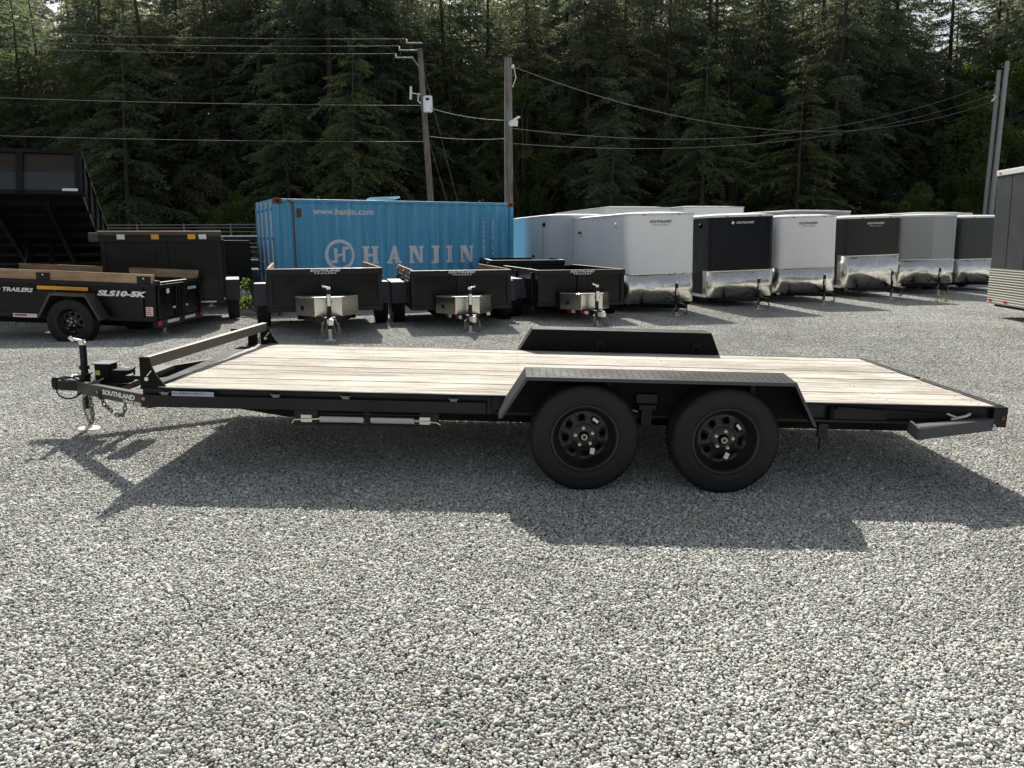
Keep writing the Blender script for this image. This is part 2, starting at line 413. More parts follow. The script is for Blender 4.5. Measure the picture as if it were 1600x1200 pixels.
# ------------------------------------------------------------------ shared pieces: wheel, coupler, jack, chains
def tyre_mesh(rad, wid, mat='rubber', n=64):
    b = MB(); h = wid/2; ri = rad*.60
    prof = [(ri,-h*.80),(ri+.008,-h*.92),(ri+.02,-h*.97),(rad*.72,-h*1.0),(rad*.735,-h*1.015),(rad*.75,-h*1.0),(rad*.84,-h*1.0),(rad*.90,-h*.97),(rad*.955,-h*.90),(rad*.985,-h*.80)]
    tread = []
    for t in (-.72,-.45,-.42,-.36,-.33,-.04,-.03,.03,.04,.33,.36,.42,.45,.72):
        gro = t in (-.42,-.36,-.03,.03,.36,.42)
        tread.append((rad-(.009 if gro else 0)-abs(t)*.006, h*t))
    prof += tread + [(r, -t) for r, t in reversed(prof)]
    b.lathe(prof, 'y', n)
    # shoulder lugs
    for k in range(n):
        a0 = 2*pi*k/n; a1 = a0 + 2*pi/n*.55
        for s in (-1, 1):
            vs = []
            for a in (a0, a1):
                for r, t in ((rad*.955+.002,.93),(rad*.985+.002,.83),(rad+.0015,.70),(rad-.012,.6)):
                    vs.append((r*cos(a), s*h*t, r*sin(a)))
            b.add(vs, [(0,1,5,4),(1,2,6,5),(2,3,7,6)])
    return b.mesh('tyre', mat, True)
def disc_with_holes(b, r_in, r_out, nh, rh, y, yfun):
    sect = 2*pi/nh; rc = (r_in+r_out)/2; m_ = 16
    for s in range(nh):
        ac = s*sect
        pts = []
        q = m_//4
        for i in range(q): pts.append((r_in + (r_out-r_in)*i/q, ac - sect/2))
        for i in range(q): pts.append((r_out, ac - sect/2 + sect*i/q))
        for i in range(q): pts.append((r_out - (r_out-r_in)*i/q, ac + sect/2))
        for i in range(q): pts.append((r_in, ac + sect/2 - sect*i/q))
        outer = [(r*cos(a), yfun(r), r*sin(a)) for r, a in pts]
        cx, cz = rc*cos(ac), rc*sin(ac); hole = []; deep = []
        for p in outer:
            dx, dz = p[0]-cx, p[2]-cz; l = sqrt(dx*dx+dz*dz)
            hx, hz = cx+dx/l*rh, cz+dz/l*rh; rr = sqrt(hx*hx+hz*hz)
            hole.append((hx, yfun(rr), hz)); deep.append((hx, yfun(rr)+.012, hz))
        b.add(outer+hole+deep, [(i,(i+1)%m_,m_+(i+1)%m_,m_+i) for i in range(m_)] + [(m_+i,m_+(i+1)%m_,2*m_+(i+1)%m_,2*m_+i) for i in range(m_)])
def rim_meshes(rad, wid):
    h = wid/2; ri = rad*.60
    b = MB()
    # outer face at y = -h; the disc sits inside
    b.lathe([(ri-.004,-h*.66),(ri+.010,-h*.90),(ri+.004,-h*.96),(ri-.006,-h*.93),(ri-.016,-h*.70),(ri-.020,-h*.30),(ri-.050,-h*.12),(ri-.052,h*.2),(ri-.03,h*.8),(ri+.01,h*.9)], 'y', 48)
    yf = lambda r: -h*.30 + .03*max(0, (r-.095))/.1
    disc_with_holes(b, .085, ri-.048, 8, .0205*rad/.344, -h*.3, yf)
    b.lathe([(.085,-h*.30),(.078,-h*.38),(.034,-h*.38)], 'y', 32)
    b.lathe([(ri-.048, yf(ri-.048)),(ri-.05, -h*.12)], 'y', 48)
    rim = b.mesh('rim', 'rim_black', True)
    c = MB(); c.lathe([(0.001,-h*.62),(.020,-h*.62),(.024,-h*.60),(.026,-h*.38)], 'y', 24)
    hub = c.mesh('hub', 'rim_black', True)
    c = MB(); c.lathe([(.013,-h*.625),(.013,-h*.64),(.019,-h*.64),(.019,-h*.62)], 'y', 24, closed=True); cap = c.mesh('grease_cap', 'zinc', True)
    lug = MB(); lug.lathe([(0.001,-.026),(.008,-.026),(.012,-.016),(.012,0)], 'y', 6); lug = lug.mesh('lug_nut', 'zinc')
    bk = MB(); bk.lathe([(.001,h*.3),(ri-.06,h*.3)], 'y', 32); back = bk.mesh('brake_drum', 'black_matte')
    return rim, hub, cap, lug, back
WH = {}
def wheel(parent, loc, flip=False, rad=.344, wid=.215, detail=True, spin=0., stickers=False):
    key = (rad, wid)
    if key not in WH: WH[key] = (tyre_mesh(rad, wid), rim_meshes(rad, wid))
    ty, (rim, hub, cap, lug, back) = WH[key]
    # wheel empty-less: the wheel is the rim object, its pieces are sub-parts
    M = Matrix.Translation(loc) @ (Matrix.Rotation(pi, 4, 'Z') if flip else Matrix()) @ Matrix.Rotation(spin, 4, 'Y')
    o = D.objects.new('wheel', rim); COL.objects.link(o); o.parent = parent; o.matrix_local = M
    def sub(n, me, m_=None):
        c = D.objects.new(n, me); COL.objects.link(c); c.parent = o
        if m_: c.matrix_local = m_
        return c
    sub('tyre', ty); sub('brake_drum', back)
    if detail:
        sub('hub', hub); sub('grease_cap', cap)
        for k in range(5):
            a = 2*pi*k/5+.3
            sub('lug_nut', lug, Matrix.Translation((.057*cos(a), -wid/2*.38, .057*sin(a))))
    if stickers:
        for (a, r_, w_, h_, tl) in ((R(-68), .112, .028, .040, .25), (R(48), .125, .018, .040, -.8)):
            sb = MB(); sb.box(-w_/2, w_/2, -.001, .001, -h_/2, h_/2)
            s_ = sb.put('sticker', 'decal_white', o)
            s_.matrix_local = Matrix.Translation((r_*cos(a-spin*0), -wid/2*.36, r_*sin(a))) @ Matrix.Rotation(tl, 4, 'Y')
    return o
def chain(parent, pts, link=.044, r=.0062, mat='dull_zinc', name='safety_chain'):
    # resample the curve and put a link at every step
    P = [Vector(p) for p in pts]; C = []
    for i in range(len(P)-1):
        p0 = P[max(0,i-1)]; p1 = P[i]; p2 = P[i+1]; p3 = P[min(len(P)-1,i+2)]
        for k in range(24):
            t = k/24; C.append(.5*((2*p1)+(p2-p0)*t+(2*p0-5*p1+4*p2-p3)*t*t+(3*p1-p0-3*p2+p3)*t**3))
    C.append(P[-1]); b = MB(); d = 0; flip = 0; step = link*.72; last = C[0]; acc = 0
    i = 1; cur = C[0]
    while i < len(C):
        if (C[i]-cur).length >= step:
            dr = (C[i]-cur).normalized(); mid = (C[i]+cur)/2
            side = dr.cross(Vector((0,1,0.13))).normalized(); up = dr.cross(side)
            if flip: side = up
            flip = 1-flip; ring = []
            hl = link/2; hw = link*.30
            for k in range(12):
                a = 2*pi*k/12; ring.append(mid + dr*hl*cos(a) + side*hw*sin(a))
            b.tube(ring, r, 5, closed=True); cur = C[i]
        i += 1
    return b.put(name, mat, parent, True)
def jack(parent, x, y, zt, zb, zf, r=.03, crank=1, detail=True):
    # zt top, zb bottom of the outer tube, zf ground
    b = MB(); b.tube([(x,y,zb),(x,y,zt)], r, 16); b.tube([(x,y,zt-.19),(x,y,zt-.16)], r+.012, 16)
    j = b.put('jack', 'black_steel', parent, True)
    c = MB(); c.tube([(x,y,zf+.012),(x,y,zb+.01)], r*.8, 14); c.put('inner_post', 'zinc', j, True)
    c = MB(); c.lathe([(.001,zf+.004),(.078,zf+.004),(.082,zf+.018),(.074,zf+.026),(.03,zf+.028),(.026,zf+.045)], 'z', 24, (x,y,0)); c.put('foot_plate', 'zinc', j, True)
    c = MB(); c.tube([(x,y,zt),(x,y,zt+.02)], r*.95, 14)
    c.beam((x-.015*crank,y,zt+.012),(x+.02*crank,y-.02,zt+.036), .03, .018)
    c.tube([(x,y,zt+.03),(x-.055*crank,y-.02,zt+.045)], .010, 8)
    c.tube([(x-.055*crank,y-.02,zt+.035),(x-.085*crank,y-.025,zt+.06)], .014, 8)
    c.put('crank_handle', 'chrome', j, True)
    return j

# ------------------------------------------------------------------ the flatbed car hauler
FB = thing('flatbed_trailer', 'long black tandem axle flatbed trailer with bleached wooden deck, empty in the foreground', 'trailer', (0,0,0), (0.0037, 0.0301, 0))
H = .5627; LL = 5.642; WW = 2.10
ye = .032; pl = []
nb_ = 11; bw = (WW-2*ye)/nb_
for k in range(nb_):
    y0 = ye + k*bw; x0 = .105; x1 = LL-.055
    gapa = random.choice((.005,.006,.009,.012))
    b = MB(); b.box(x0, x1, y0+gapa/2, y0+bw-gapa/2, H-.036, H-.003+random.uniform(-.0015,.0025))
    # grooves milled along the board and a few cross cuts for a little unevenness
    o = b.put('deck_plank', 'deck_wood', FB, bev=.004)
    s_ = MB()
    for xs_ in (.2, 1.23, 2.46, 3.69, 4.92, 5.5):
        for q in (.3, .7):
            s_.lathe([(.0005,H+.0010),(.0035,H+.0010),(.0045,H-.001)], 'z', 8, (xs_+random.uniform(-.01,.01), y0+bw*q, 0))
    s_.put('screw', 'dull_zinc', o)['kind'] = 'stuff'
# side frame, near and far
for side in (0, 1):
    Y = lambda v: v if side == 0 else WW - v
    b = MB()
    b.box(0, LL, Y(0), Y(.032), H-.012, H); b.put('rail_cap', 'cap_black', FB, bev=.002); b = MB()
    b.box(0, LL, Y(.034), Y(.050), H-.13, H-.013)               # web
    sr = b.put('side_rail', 'black_steel', FB, bev=.002)
    b = MB(); b.box(.0, 2.234, Y(-.004), Y(.033), H-.128, H-.048); b.put('rub_rail', 'black_steel', FB, bev=.004)
    b = MB(); b.box(2.24, 2.262, Y(-.006), Y(.033), H-.128, H-.013); b.box(2.29, LL-.09, Y(.0), Y(.033), H-.128, H-.11); b.put('rail_lip', 'black_steel', FB, bev=.002)
    for xh in (.155, 1.0-.13, 1.32-.0, 2.02):
        b = MB(); b.tube([(xh-.035,Y(.03),H-.018),(xh-.028,Y(-.006),H-.030),(xh+.028,Y(-.006),H-.030),(xh+.035,Y(.03),H-.018)], .0045, 6)
        b.box(xh-.022, xh+.022, Y(.0), Y(.03), H-.047, H-.034)
        b.put('tie_hook', 'dull_zinc', FB, True)
# inner beams, cross members, tapered front of the main beam
for yb in (.33, 1.77):
    b = MB(); b.prism([(.02,H-.045),(.02,H-.155),(.33,H-.165),(.86,H-.245),(LL-.25,H-.245),(LL-.08,H-.16),(LL-.08,H-.045)], 'y', yb-.035, yb+.035)
    b.put('main_beam', 'black_matte', FB)
for k in range(13):
    xk = .35 + k*.41
    b = MB(); b.box(xk-.02, xk+.02, .052, WW-.052, H-.12, H-.04); b.put('cross_member', 'black_matte', FB)
b = MB(); b.box(0, .10, .052, WW-.052, H-.13, H-.004); b.put('front_rail', 'cap_black', FB, bev=.003)
b = MB(); b.box(LL-.053, LL-.001, .036, 1.02, H-.13, H+.004); b.box(LL-.053, LL-.001, 1.08, WW-.036, H-.13, H+.004); b.box(LL-.05, LL-.01, 1.02, 1.08, H-.13, H-.02); b.put('rear_rail', 'black_steel', FB, bev=.003)
b = MB(); b.box(LL-.09, LL+.004, -.008, .03, H-.135, H-.001); b.put('corner_box', 'black_steel', FB, bev=.004)
b = MB(); b.box(LL-.035, LL-.015, -.013, -.007, H-.085, H-.06); b.put('side_marker', 'rust', FB)
# headboard
for side in (0, 1):
    Yg = (.012, .024) if side == 0 else (WW-.024, WW-.012)
    xo = 0 if side == 0 else .14
    pr = [(xo,H),(xo,H+.195),(xo+.062,H+.195)] + [(xo+.062+.10*(t/8)**1.7*1.0, H+.195-.19*(t/8)) for t in range(1, 9)]
    b = MB(); b.prism([(p[0],p[1]) for p in pr], 'y', *Yg); b.put('gusset', 'black_matte', FB)
    b = MB(); yt = .008 if side == 0 else WW-.03
    b.tube([(xo+.045,yt,H+.055),(xo+.045,yt-.012,H+.055)], .013, 12); b.tube([(xo+.05,yt-.01,H+.075),(xo+.08,yt-.012,H+.11)], .004, 6); b.put('gusset_bolt', 'zinc', FB, True)
b = MB(); b.add([(.052,.025,H+.195),(.110,.025,H+.10),(.155,WW-.025,H+.10),(.092,WW-.025,H+.195),(.060,.025,H+.197),(.118,.025,H+.104),(.163,WW-.025,H+.104),(.10,WW-.025,H+.197)], [(0,1,2,3),(7,6,5,4),(0,4,5,1),(1,5,6,2),(2,6,7,3),(3,7,4,0)])
b = MB(); b.beam((.035,.026,H+.160), (.178,WW-.026,H+.160), .045, .072); b.put('headboard_bar', 'dark_bronze', FB, bev=.005)
b = MB(); b.box(-.08, .10, WW-.16, WW-.02, H+.125, H+.150); b.box(.035,.115, WW-.06, WW-.03, H-.02, H+.125); b.put('light_bracket', 'black_matte', FB)
# A frame tongue
TX, TY = -1.00, 1.05
for s in (-1, 1):
    b = MB(); yA = TY + s*.07; yB = TY + s*.93
    a0 = Vector((TX+.08, yA, .342+.01)); a1 = Vector((0.02, yB, .445))
    b.beam(a0, a1, .055, .088); tb = b.put('tongue_beam', 'black_steel', FB, bev=.004)
    if s < 0:
        d = (a1-a0).normalized(); nrm = Vector((d.y*1, -d.x, 0)).normalized()
        if nrm.y > 0: nrm = -nrm
        mid = a0.lerp(a1, .62) + nrm*.0295
        Xa = d; Za = nrm; Ya = Za.cross(Xa)
        M = Matrix((Xa, Ya, Za)).transposed().to_4x4(); M.translation = mid + Ya*.008
        letters('SOUTHLAND', .56, .037, 'decal_white', tb, M, shear=.25, offset=.03)
        M2 = M.copy(); M2.translation = a0.lerp(a1, .80) + nrm*.0295 - Ya*.027
        letters('TRAILERS', .30, .021, 'decal_white', tb, M2, shear=.25, offset=.02)
        b = MB(); p = mid + d*(-.36); b.tube([p+nrm*.0, p+nrm*.008], .011, 10); b.put('side_marker', 'amber_plastic', FB)
b = MB(); b.tube([(.022,-.005,H-.072),(.022,-.015,H-.072)], .012, 12); b.put('amber_marker', 'amber_plastic', FB)
b = MB(); b.beam((TX+.42,TY-.42,.36),(TX+.42,TY+.42,.36), .05,.05); b.beam((TX+.05,TY,.365),(TX+.34,TY,.365),.13,.06); b.put('tongue_plate', 'black_steel', FB, bev=.003)
# coupler
b = MB(); b.prism([(TX+.14,TY-.075),(TX+.14,TY+.075),(TX-.02,TY+.055),(TX-.14,TY+.03),(TX-.165,TY+.02),(TX-.165,TY-.02),(TX-.14,TY-.03),(TX-.02,TY-.055)], 'z', .318, .392)
b.lathe([(.001,.415),(.022,.412),(.030,.396),(.032,.36),(.030,.335)], 'z', 16, (TX-.145,TY,0))
b.beam((TX-.10,TY,.398),(TX+.05,TY,.428), .035, .012)
b.put('coupler', 'black_steel', FB, True, bev=.004)
b = MB(); b.tube([(TX+.0,TY-.035,.425),(TX-.01,TY+.0,.43),(TX+.0,TY+.035,.425)], .006, 8); b.put('coupler_latch', 'zinc', FB, True)
jack(FB, -.915, 1.05, .672, .17, -.014, .026)
b = MB(); b.tube([(-.915,1.05,.30),(-.915,1.05,.44)], .042, 16); b.put('jack_collar', 'black_steel', FB, True)
# breakaway battery box on the tongue
b = MB(); b.box(-.79,-.68,.955,1.095,.43,.535); bb = b.put('battery_box', 'black_matte', FB, bev=.006)
b = MB(); b.prism([(-.805,.94),(-.665,.94),(-.665,1.11),(-.805,1.11)], 'z', .536, .545); b.put('box_lid', 'grey_vinyl', bb, bev=.003)
b = MB(); b.box(-.78,-.745,.947,.955,.455,.49); b.put('box_label', 'yellow_plastic', bb)
b = MB(); b.box(-.80,-.66,.98,1.08,.39,.43); b.box(-.64,-.52,.93,1.02,.40,.50); b.put('box_bracket', 'black_matte', bb)
b = MB(); b.beam((-.40,.80,.47),(-.40,1.3,.47),.16,.03); b.tube([(-.44,.86,.48),(-.44,.86,.53),(-.43,.86,.54)], .008, 6); b.put('tongue_tray', 'black_steel', FB)
# wiring and breakaway cable, chains
b = MB(); c = Vector((-.965, .93, .385)); ring = []
for k in range(22):
    a = 2*pi*k/21*.93 + .6; ring.append(c + Vector((cos(a)*.105, -.05*abs(sin(a)), sin(a)*.085-.02)))
b.tube(ring, .006, 7); b.tube([(-.80,.95,.47),(-.84,.93,.46),(-.87,.93,.40),(-.86,.94,.34),(-.90,.95,.31)], .006, 7)
b.tube([(-.87,.97,.31),(-.93,.95,.30),(-.86,.96,.36),(-.83,.97,.42)], .008, 7); b.put('wiring_cable', 'black_matte', FB, True)
b = MB(); b.tube([(-.97,.93,.30),(-.90,.93,.27),(-.82,.94,.33),(-.76,.95,.41),(-.69,.97,.45)], .0035, 6); b.put('breakaway_cable', 'zinc', FB, True)
chain(FB, [(-.74,.90,.41),(-.79,.90,.40),(-.80,.89,.30),(-.795,.89,.20),(-.80,.90,.12),(-.83,.91,.075),(-.86,.92,.05)])
chain(FB, [(-.70,.86,.33),(-.68,.85,.25),(-.62,.84,.20),(-.56,.82,.17),(-.50,.78,.20),(-.47,.76,.30)])
chain(FB, [(-.88,.98,.33),(-.90,.97,.26),(-.895,.97,.18),(-.87,.96,.10),(-.84,.95,.06)], .026, .0036)
# blue warning decal on the rail
b = MB(); b.box(.205,.475,-.0085,-.0065,H-.050,H-.020); b.add([], []); dcl = b.put('warning_decal', 'decal_blue', FB)
b = MB(); b.box(.21,.47,-.006,.033,H-.048,H-.046); b.put('decal_plate', 'black_steel', FB)
b = MB()
for k in range(16):
    x_ = .215 + k*.0125; b.box(x_, x_+random.uniform(.005,.010), -.0098,-.0088, H-.036, H-.036+random.uniform(.004,.010))
b.put('decal_print', 'decal_black', dcl)
# ramp springs rack under the rail
b = MB()
b.box(.985,1.925,.012,.030,.333,.347); b.box(1.15,1.80,.012,.030,.408,.418)
for xa, xb in ((.985,1.135),(1.44,1.475),(1.80,1.925)): b.box(xa,xb,.014,.028,.345,.432)
rk = b.put('spring_rack', 'black_steel', FB, bev=.002)
for xa, xb in ((1.155,1.435),(1.485,1.765)):
    b = MB(); n_ = 34; ptsr = []
    for k in range(n_*6+1):
        a = 2*pi*k/6; ptsr.append((xa+(xb-xa)*k/(n_*6), -.004+.017*cos(a), .381+.017*sin(a)))
    b.tube(ptsr, .0035, 5); b.put('ramp_spring', 'bright_paint', rk, True)
for xa, xb in ((1.03,1.10),(1.80,1.87)):
    for q in (0, 1):
        b = MB(); b.box(xa, xb, -.006, .012, .358+q*.026, .380+q*.026); b.put('spring_bracket', 'zinc', rk, bev=.002)
b = MB(); b.tube([(.972,.0,.350),(.985,0,.372),(1.16,0,.381)], .005, 6); b.put('pull_rod', 'zinc', rk, True); b = MB(); b.tube([(1.76,0,.381),(1.91,0,.372),(1.935,0,.358)], .005, 6); b.put('pull_rod', 'zinc', rk, True)
# fenders
def fender(side):
    Y = (lambda v: v) if side == 0 else (lambda v: WW - v)
    zt = .735; zi = .762
    out = -.245; inn = .0
    if side == 1: zt = .757
    P = [(2.315,.468),(2.478,zt),(4.15,zt),(4.300,.460)] if side == 0 else [(2.43,.468),(2.60,zt),(4.235,zt),(4.365,.460)]
    th = .004
    def sk(ps, ya, yb, dz):
        vs = []; n = len(ps)
        for (x,z) in ps: vs += [(x,Y(ya),z),(x,Y(yb),z+dz)]
        return vs, [(2*i,2*i+2,2*i+3,2*i+1) for i in range(n-1)]
    b = MB(); vs, fs = sk(P, out, inn, .0 if side else .02); b.add(vs, fs)
    o = b.put('fender', 'cap_black', FB); s_ = o.modifiers.new('thick', 'SOLIDIFY'); s_.thickness = .005; s_.offset = -1
    # raised tread pattern on top
    t = MB()
    for i in range(36):
        for j in range(4):
            xx = 2.52 + i*.045 + (.10 if side else 0); yy = out+.04+j*.05 + (.012 if i % 2 else -.012); a = R(45 if (i+j) % 2 else -45)
            zz = zt + (.02 if side == 0 else 0)*(yy-out)/(inn-out) + .001
            dx, dy = cos(a)*.014, sin(a)*.014; px, py = -sin(a)*.004, cos(a)*.004
            t.add([(xx-dx,Y(yy-dy),zz),(xx+px,Y(yy+py),zz+.0012),(xx+dx,Y(yy+dy),zz),(xx-px,Y(yy-py),zz+.0012)], [(0,1,2,3)])
    t.put('tread_pattern', 'cap_black', o)['kind'] = 'stuff'
    # outer lip
    lip = MB(); pin = [(2.335,.468),(2.488,zt-.022),(4.142,zt-.022),(4.280,.460)] if side == 0 else [(2.45,.468),(2.61,zt-.022),(4.226,zt-.022),(4.345,.460)]
    vs = []
    for (x,z),(x2,z2) in zip(P, pin): vs += [(x,Y(out-.002),z),(x2,Y(out-.002),z2),(x,Y(out+.003),z),(x2,Y(out+.003),z2)]
    fs = []
    for i in range(3):
        k = 4*i; fs += [(k,k+4,k+5,k+1),(k+2,k+3,k+7,k+6),(k+1,k+5,k+7,k+3),(k,k+2,k+6,k+4)]
    fs += [(0,1,3,2),(12,14,15,13)]
    lip.add(vs, fs); lip.put('fender_lip', 'grey_vinyl' if side == 0 else 'black_steel', o)
    # inner back wall with wheel cut-outs
    bk = MB(); prof = []
    bot = H-.12 if side == 0 else H-.02
    import itertools
    top = []
    xL, xR = P[0][0], P[3][0]; kL = (zt-.468)/(P[1][0]-xL); kR = (zt-.46)/(xR-P[2][0]); xsamp = [xL+.007+i*(xR-xL-.013)/60 for i in range(61)]
    up_ = .018 if side == 0 else -.002
    def ztop(x): return up_ + min(zt, .468+(x-xL)*kL, .460+(xR-x)*kR)
    def zbot(x):
        z = H-.13
        return min(z, ztop(x)-.004)
    vs = []
    for x in xsamp:
        for yv in (.0015, .006): vs += [(x,Y(yv if side==0 else yv-.0075+.0), zbot(x)),(x,Y(yv if side==0 else yv-.0075), ztop(x))]
    fs = []
    for i in range(len(xsamp)-1):
        k = 4*i; fs += [(k,k+4,k+5,k+1),(k+2,k+3,k+7,k+6),(k+1,k+5,k+7,k+3),(k,k+2,k+6,k+4)]
    bk.add(vs, fs); bk.put('fender_wall', 'black_matte', o)
    if side == 1:
        for xh in (3.22, 4.10):
            b = MB(); ys_ = WW-.012
            b.tube([(xh-.022,ys_,H+.115),(xh-.03,ys_-.01,H+.06),(xh-.03,ys_-.01,H+.02)], .006, 6); b.tube([(xh+.022,ys_,H+.115),(xh+.03,ys_-.01,H+.06),(xh+.03,ys_-.01,H+.02)], .006, 6)
            b.tube([(xh-.022,ys_,H+.115),(xh+.022,ys_,H+.115)], .006, 6); b.box(xh-.035,xh+.035,ys_-.006,ys_+.004,H+.07,H+.085)
            b.put('tie_down', 'black_steel', FB, True)
    return o
f0 = fender(0); f1 = fender(1)
# brace angles inside the near fender
for xh in (3.02, 3.95):
    b = MB(); b.beam((xh,-.02,.70),(xh+.01,-.02,.58),.012,.03); b.put('fender_brace', 'black_steel', FB)
b = MB(); b.box(3.215,3.325,-.06,.03,.50,.535); b.box(3.235,3.305,-.05,.01,.40,.50); b.box(3.20,3.34,-.03,.05,.535,.60); b.put('spring_hanger', 'black_steel', FB, bev=.003)
b = MB(); b.tube([(3.175,-.07,.50),(3.205,-.085,.495)], .006, 8); b.put('grease_fitting', 'chrome', FB, True)
b = MB(); b.box(4.408,4.47,-.018,.012,.335,.428); b.box(4.42,4.432,-.02,.0,.25,.335); b.put('mud_flap_bracket', 'black_steel', FB, bev=.002)
# tread texture shine: rear ramp gear under the rail
b = MB(); b.box(4.50,4.85,-.010,.03,H-.105,H-.035); b.put('ramp_pocket', 'black_steel', FB, bev=.004)
b = MB(); b.box(4.475,4.505,-.014,.034,H-.11,H-.025); b.put('pocket_stop', 'black_matte', FB, bev=.003)
b = MB(); b.beam((4.52,-.004,H-.028),(5.32,-.012,H-.062),.012,.010); b.put('ramp_rod', 'black_steel', FB)
rl = MB(); rl.beam((4.945,-.235,.425),(5.53,-.045,.452),.012,.075); rl.beam((4.94,-.18,.460),(5.53,-.015,.486),.075,.010)
rl.beam((4.947,-.238,.425),(4.935,-.140,.455),.016,.080); rl.put('swing_leg', 'grey_vinyl', FB, bev=.003)
b = MB(); b.tube([(5.27,-.02,H-.085),(5.36,-.03,H-.06),(5.40,.0,H-.05)], .009, 8); b.tube([(5.30,-.03,H-.07),(5.24,-.01,H-.05)], .006, 8); b.put('leg_pin', 'zinc', FB, True)
b = MB(); b.tube([(5.525,-.068,.46),(5.54,-.068,.425)], .006, 8); b.put('leg_handle', 'bright_paint', FB, True)
# wheels, axles, springs
for k, wx in enumerate((2.8594, 3.7469)):
    wheel(FB, (wx, -.118, .344), False, spin=(-.15 if k == 0 else .12), stickers=True)
    wheel(FB, (wx, WW+.118, .344), True)
    b = MB(); b.tube([(wx,-.04,.344),(wx,WW+.04,.344)], .038, 12); b.put('axle', 'black_matte', FB, True)
    for yb in (.10, 2.0):
        b = MB()
        for q in range(4):
            hw_ = .33-.06*q; seg = []
            for i in range(9):
                t = i/8*2-1; seg.append((wx+t*hw_, yb, .385+.0*q - .012*q + .05*(t*t)*(hw_/.33)**2))
            for i in range(8): b.beam(seg[i], seg[i+1], .045, .009)
        b.put('leaf_spring', 'black_matte', FB)

